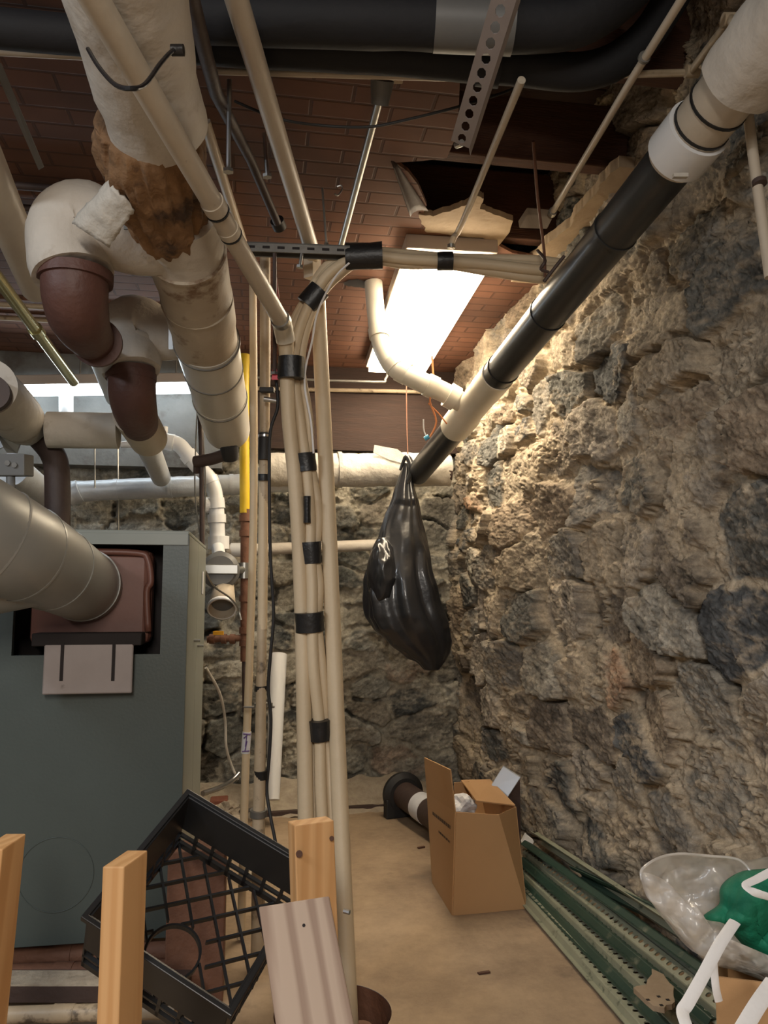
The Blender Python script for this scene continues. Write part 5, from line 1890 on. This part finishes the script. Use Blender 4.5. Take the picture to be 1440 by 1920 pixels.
tag(o, 'small bright screw eye in the brick pattern ceiling', 'hook')

# ================================================================== PLASTIC BAG IN THE LOWER RIGHT CORNER
q = P(1345, 1832, 1.22)
t = thing('open_carton', 'orange brown carton at the lower right corner under the white bag', 'box')
zz = q.z
e_x = Vector((.22, -.10, 0))
e_y = Vector((.165, .235, 0))
oo = Vector((q.x, q.y, 0))
for (o1, v1) in ((oo, e_x), (oo + e_y, e_x), (oo, e_y), (oo + e_x, e_y)):
    nrm = Vector((-v1.y, v1.x, 0)).normalized() * .004
    obj('side_panel', box_bm(o1, v1, nrm, Vector((0, 0, zz))), M['card'], t)


def cloth(name, outline, f, m, parent, bulge_=.06, res=46, amp=.018, sc=9, seed=0, thick=0):
    """crumpled sheet filling a traced outline, curved in depth"""
    xs = [p[0] for p in outline]
    ys = [p[1] for p in outline]
    cx, cy = sum(xs) / len(xs), sum(ys) / len(ys)
    bm = bmesh.new()
    n = len(outline)
    per = 6
    ol = []
    for i in range(n):
        for k in range(per):
            t_ = k / per
            p0, p1, p2, p3 = [outline[(i + d_) % n] for d_ in (-1, 0, 1, 2)]
            ol.append(tuple(.5 * ((2 * p1[j]) + (p2[j] - p0[j]) * t_ + (2 * p0[j] - 5 * p1[j] + 4 * p2[j] - p3[j]) * t_ ** 2
                                  + (3 * p1[j] - p0[j] - 3 * p2[j] + p3[j]) * t_ ** 3) for j in (0, 1)))
    rings_ = []
    RR = res
    for r in range(1, RR + 1):
        k = r / RR
        rg_ = []
        for (x, y) in ol:
            px_, py_ = cx + (x - cx) * k, cy + (y - cy) * k
            p = P(px_, py_, f)
            dpt = -bulge_ * math.sqrt(max(0, 1 - k ** 2.2))
            w_ = mnoise.ridged_multi_fractal(p * sc + Vector((seed, 0, 0)), 1, 2, 3, 1, 2) - 1
            p = P(px_, py_, f + dpt + amp * w_ * .8)
            rg_.append(bm.verts.new(p))
        rings_.append(rg_)
    c_ = bm.verts.new(P(cx, cy, f - bulge_))
    m_ = len(ol)
    for i in range(m_):
        bm.faces.new((c_, rings_[0][i], rings_[0][(i + 1) % m_]))
    for r in range(RR - 1):
        for i in range(m_):
            bm.faces.new((rings_[r][i], rings_[r + 1][i], rings_[r + 1][(i + 1) % m_], rings_[r][(i + 1) % m_]))
    o = obj(name, bm, m, parent, smooth=True)
    if thick:
        o.modifiers.new('thick', 'SOLIDIFY').thickness = thick
    return o


t = thing('plastic_bag', 'crumpled translucent white plastic bag spilling over the carton at the lower right', 'bag')
cloth('bag_back', [(1200, 1632), (1240, 1608), (1270, 1600), (1330, 1602), (1400, 1612), (1440, 1606), (1520, 1600), (1540, 1700), (1520, 1800), (1400, 1790), (1310, 1790), (1250, 1730), (1215, 1680)], 1.36, M['film'], t, bulge_=-.03, amp=.030, sc=13, seed=3)
cloth('bag_front', [(1202, 1640), (1225, 1640), (1258, 1660), (1270, 1688), (1300, 1690), (1320, 1722), (1358, 1732), (1382, 1760), (1410, 1790), (1450, 1812), (1530, 1830), (1530, 1880), (1438, 1842), (1380, 1820), (1330, 1806), (1290, 1770), (1240, 1712), (1212, 1680)], 1.24, M['film'], t, bulge_=.03, amp=.030, sc=14, seed=8)
pipe('bag_rim', [P(1203, 1650, 1.27), P(1204, 1630, 1.28), P(1232, 1610, 1.30), P(1272, 1601, 1.32), P(1330, 1605, 1.33), P(1385, 1612, 1.33), P(1412, 1640, 1.31)], .0022, M['film'], t, seg=8, smooth=5)
o = cloth('green_cloth_bundle', [(1322, 1722), (1352, 1698), (1356, 1664), (1388, 1640), (1430, 1634), (1520, 1630), (1540, 1760), (1520, 1850), (1440, 1826), (1405, 1790), (1378, 1750), (1350, 1738)], 1.33, M['green_cloth'], None, bulge_=.06, amp=.026, sc=10, seed=5, thick=.004)
tag(o, 'folded dark green fabric showing inside the white plastic bag', 'fabric')


def ribbon(name, pp, w_, m, parent):
    return pipe(name, pp, w_, m, parent, seg=10, smooth=5, flat=.22, side=R_)


ribbon('handle', [P(1378, 1728, 1.18), P(1350, 1770, 1.14), P(1318, 1830, 1.10), P(1290, 1880, 1.07), P(1280, 1896, 1.06), P(1286, 1920, 1.04), P(1300, 1950, 1.03)], .0085, M['white_strap'], t)
ribbon('handle', [P(1450, 1632, 1.20), P(1420, 1648, 1.19), P(1398, 1660, 1.18), P(1412, 1672, 1.17), P(1450, 1684, 1.17)], .006, M['white_strap'], t)
ribbon('handle', [P(1338, 1806, 1.17), P(1342, 1850, 1.16), P(1348, 1878, 1.16)], .006, M['white_strap'], t)
ribbon('handle', [P(1450, 1842, 1.12), P(1420, 1885, 1.09), P(1390, 1935, 1.06)], .011, M['white_strap'], t)


# ---------- move every thing's origin to its base so that each Empty stands where its thing stands
bpy.context.view_layer.update()
for o in list(C.objects):
    if o.type == 'EMPTY' and o.children:
        lo = Vector((1e9,) * 3)
        hi = Vector((-1e9,) * 3)
        for c in o.children_recursive:
            if c.type == 'MESH':
                for v in c.data.vertices:
                    for k in range(3):
                        lo[k] = min(lo[k], v.co[k])
                        hi[k] = max(hi[k], v.co[k])
        base = Vector(((lo.x + hi.x) / 2, (lo.y + hi.y) / 2, lo.z))
        o.location = base
        for c in o.children:
            c.matrix_parent_inverse = Matrix.Translation(-base)
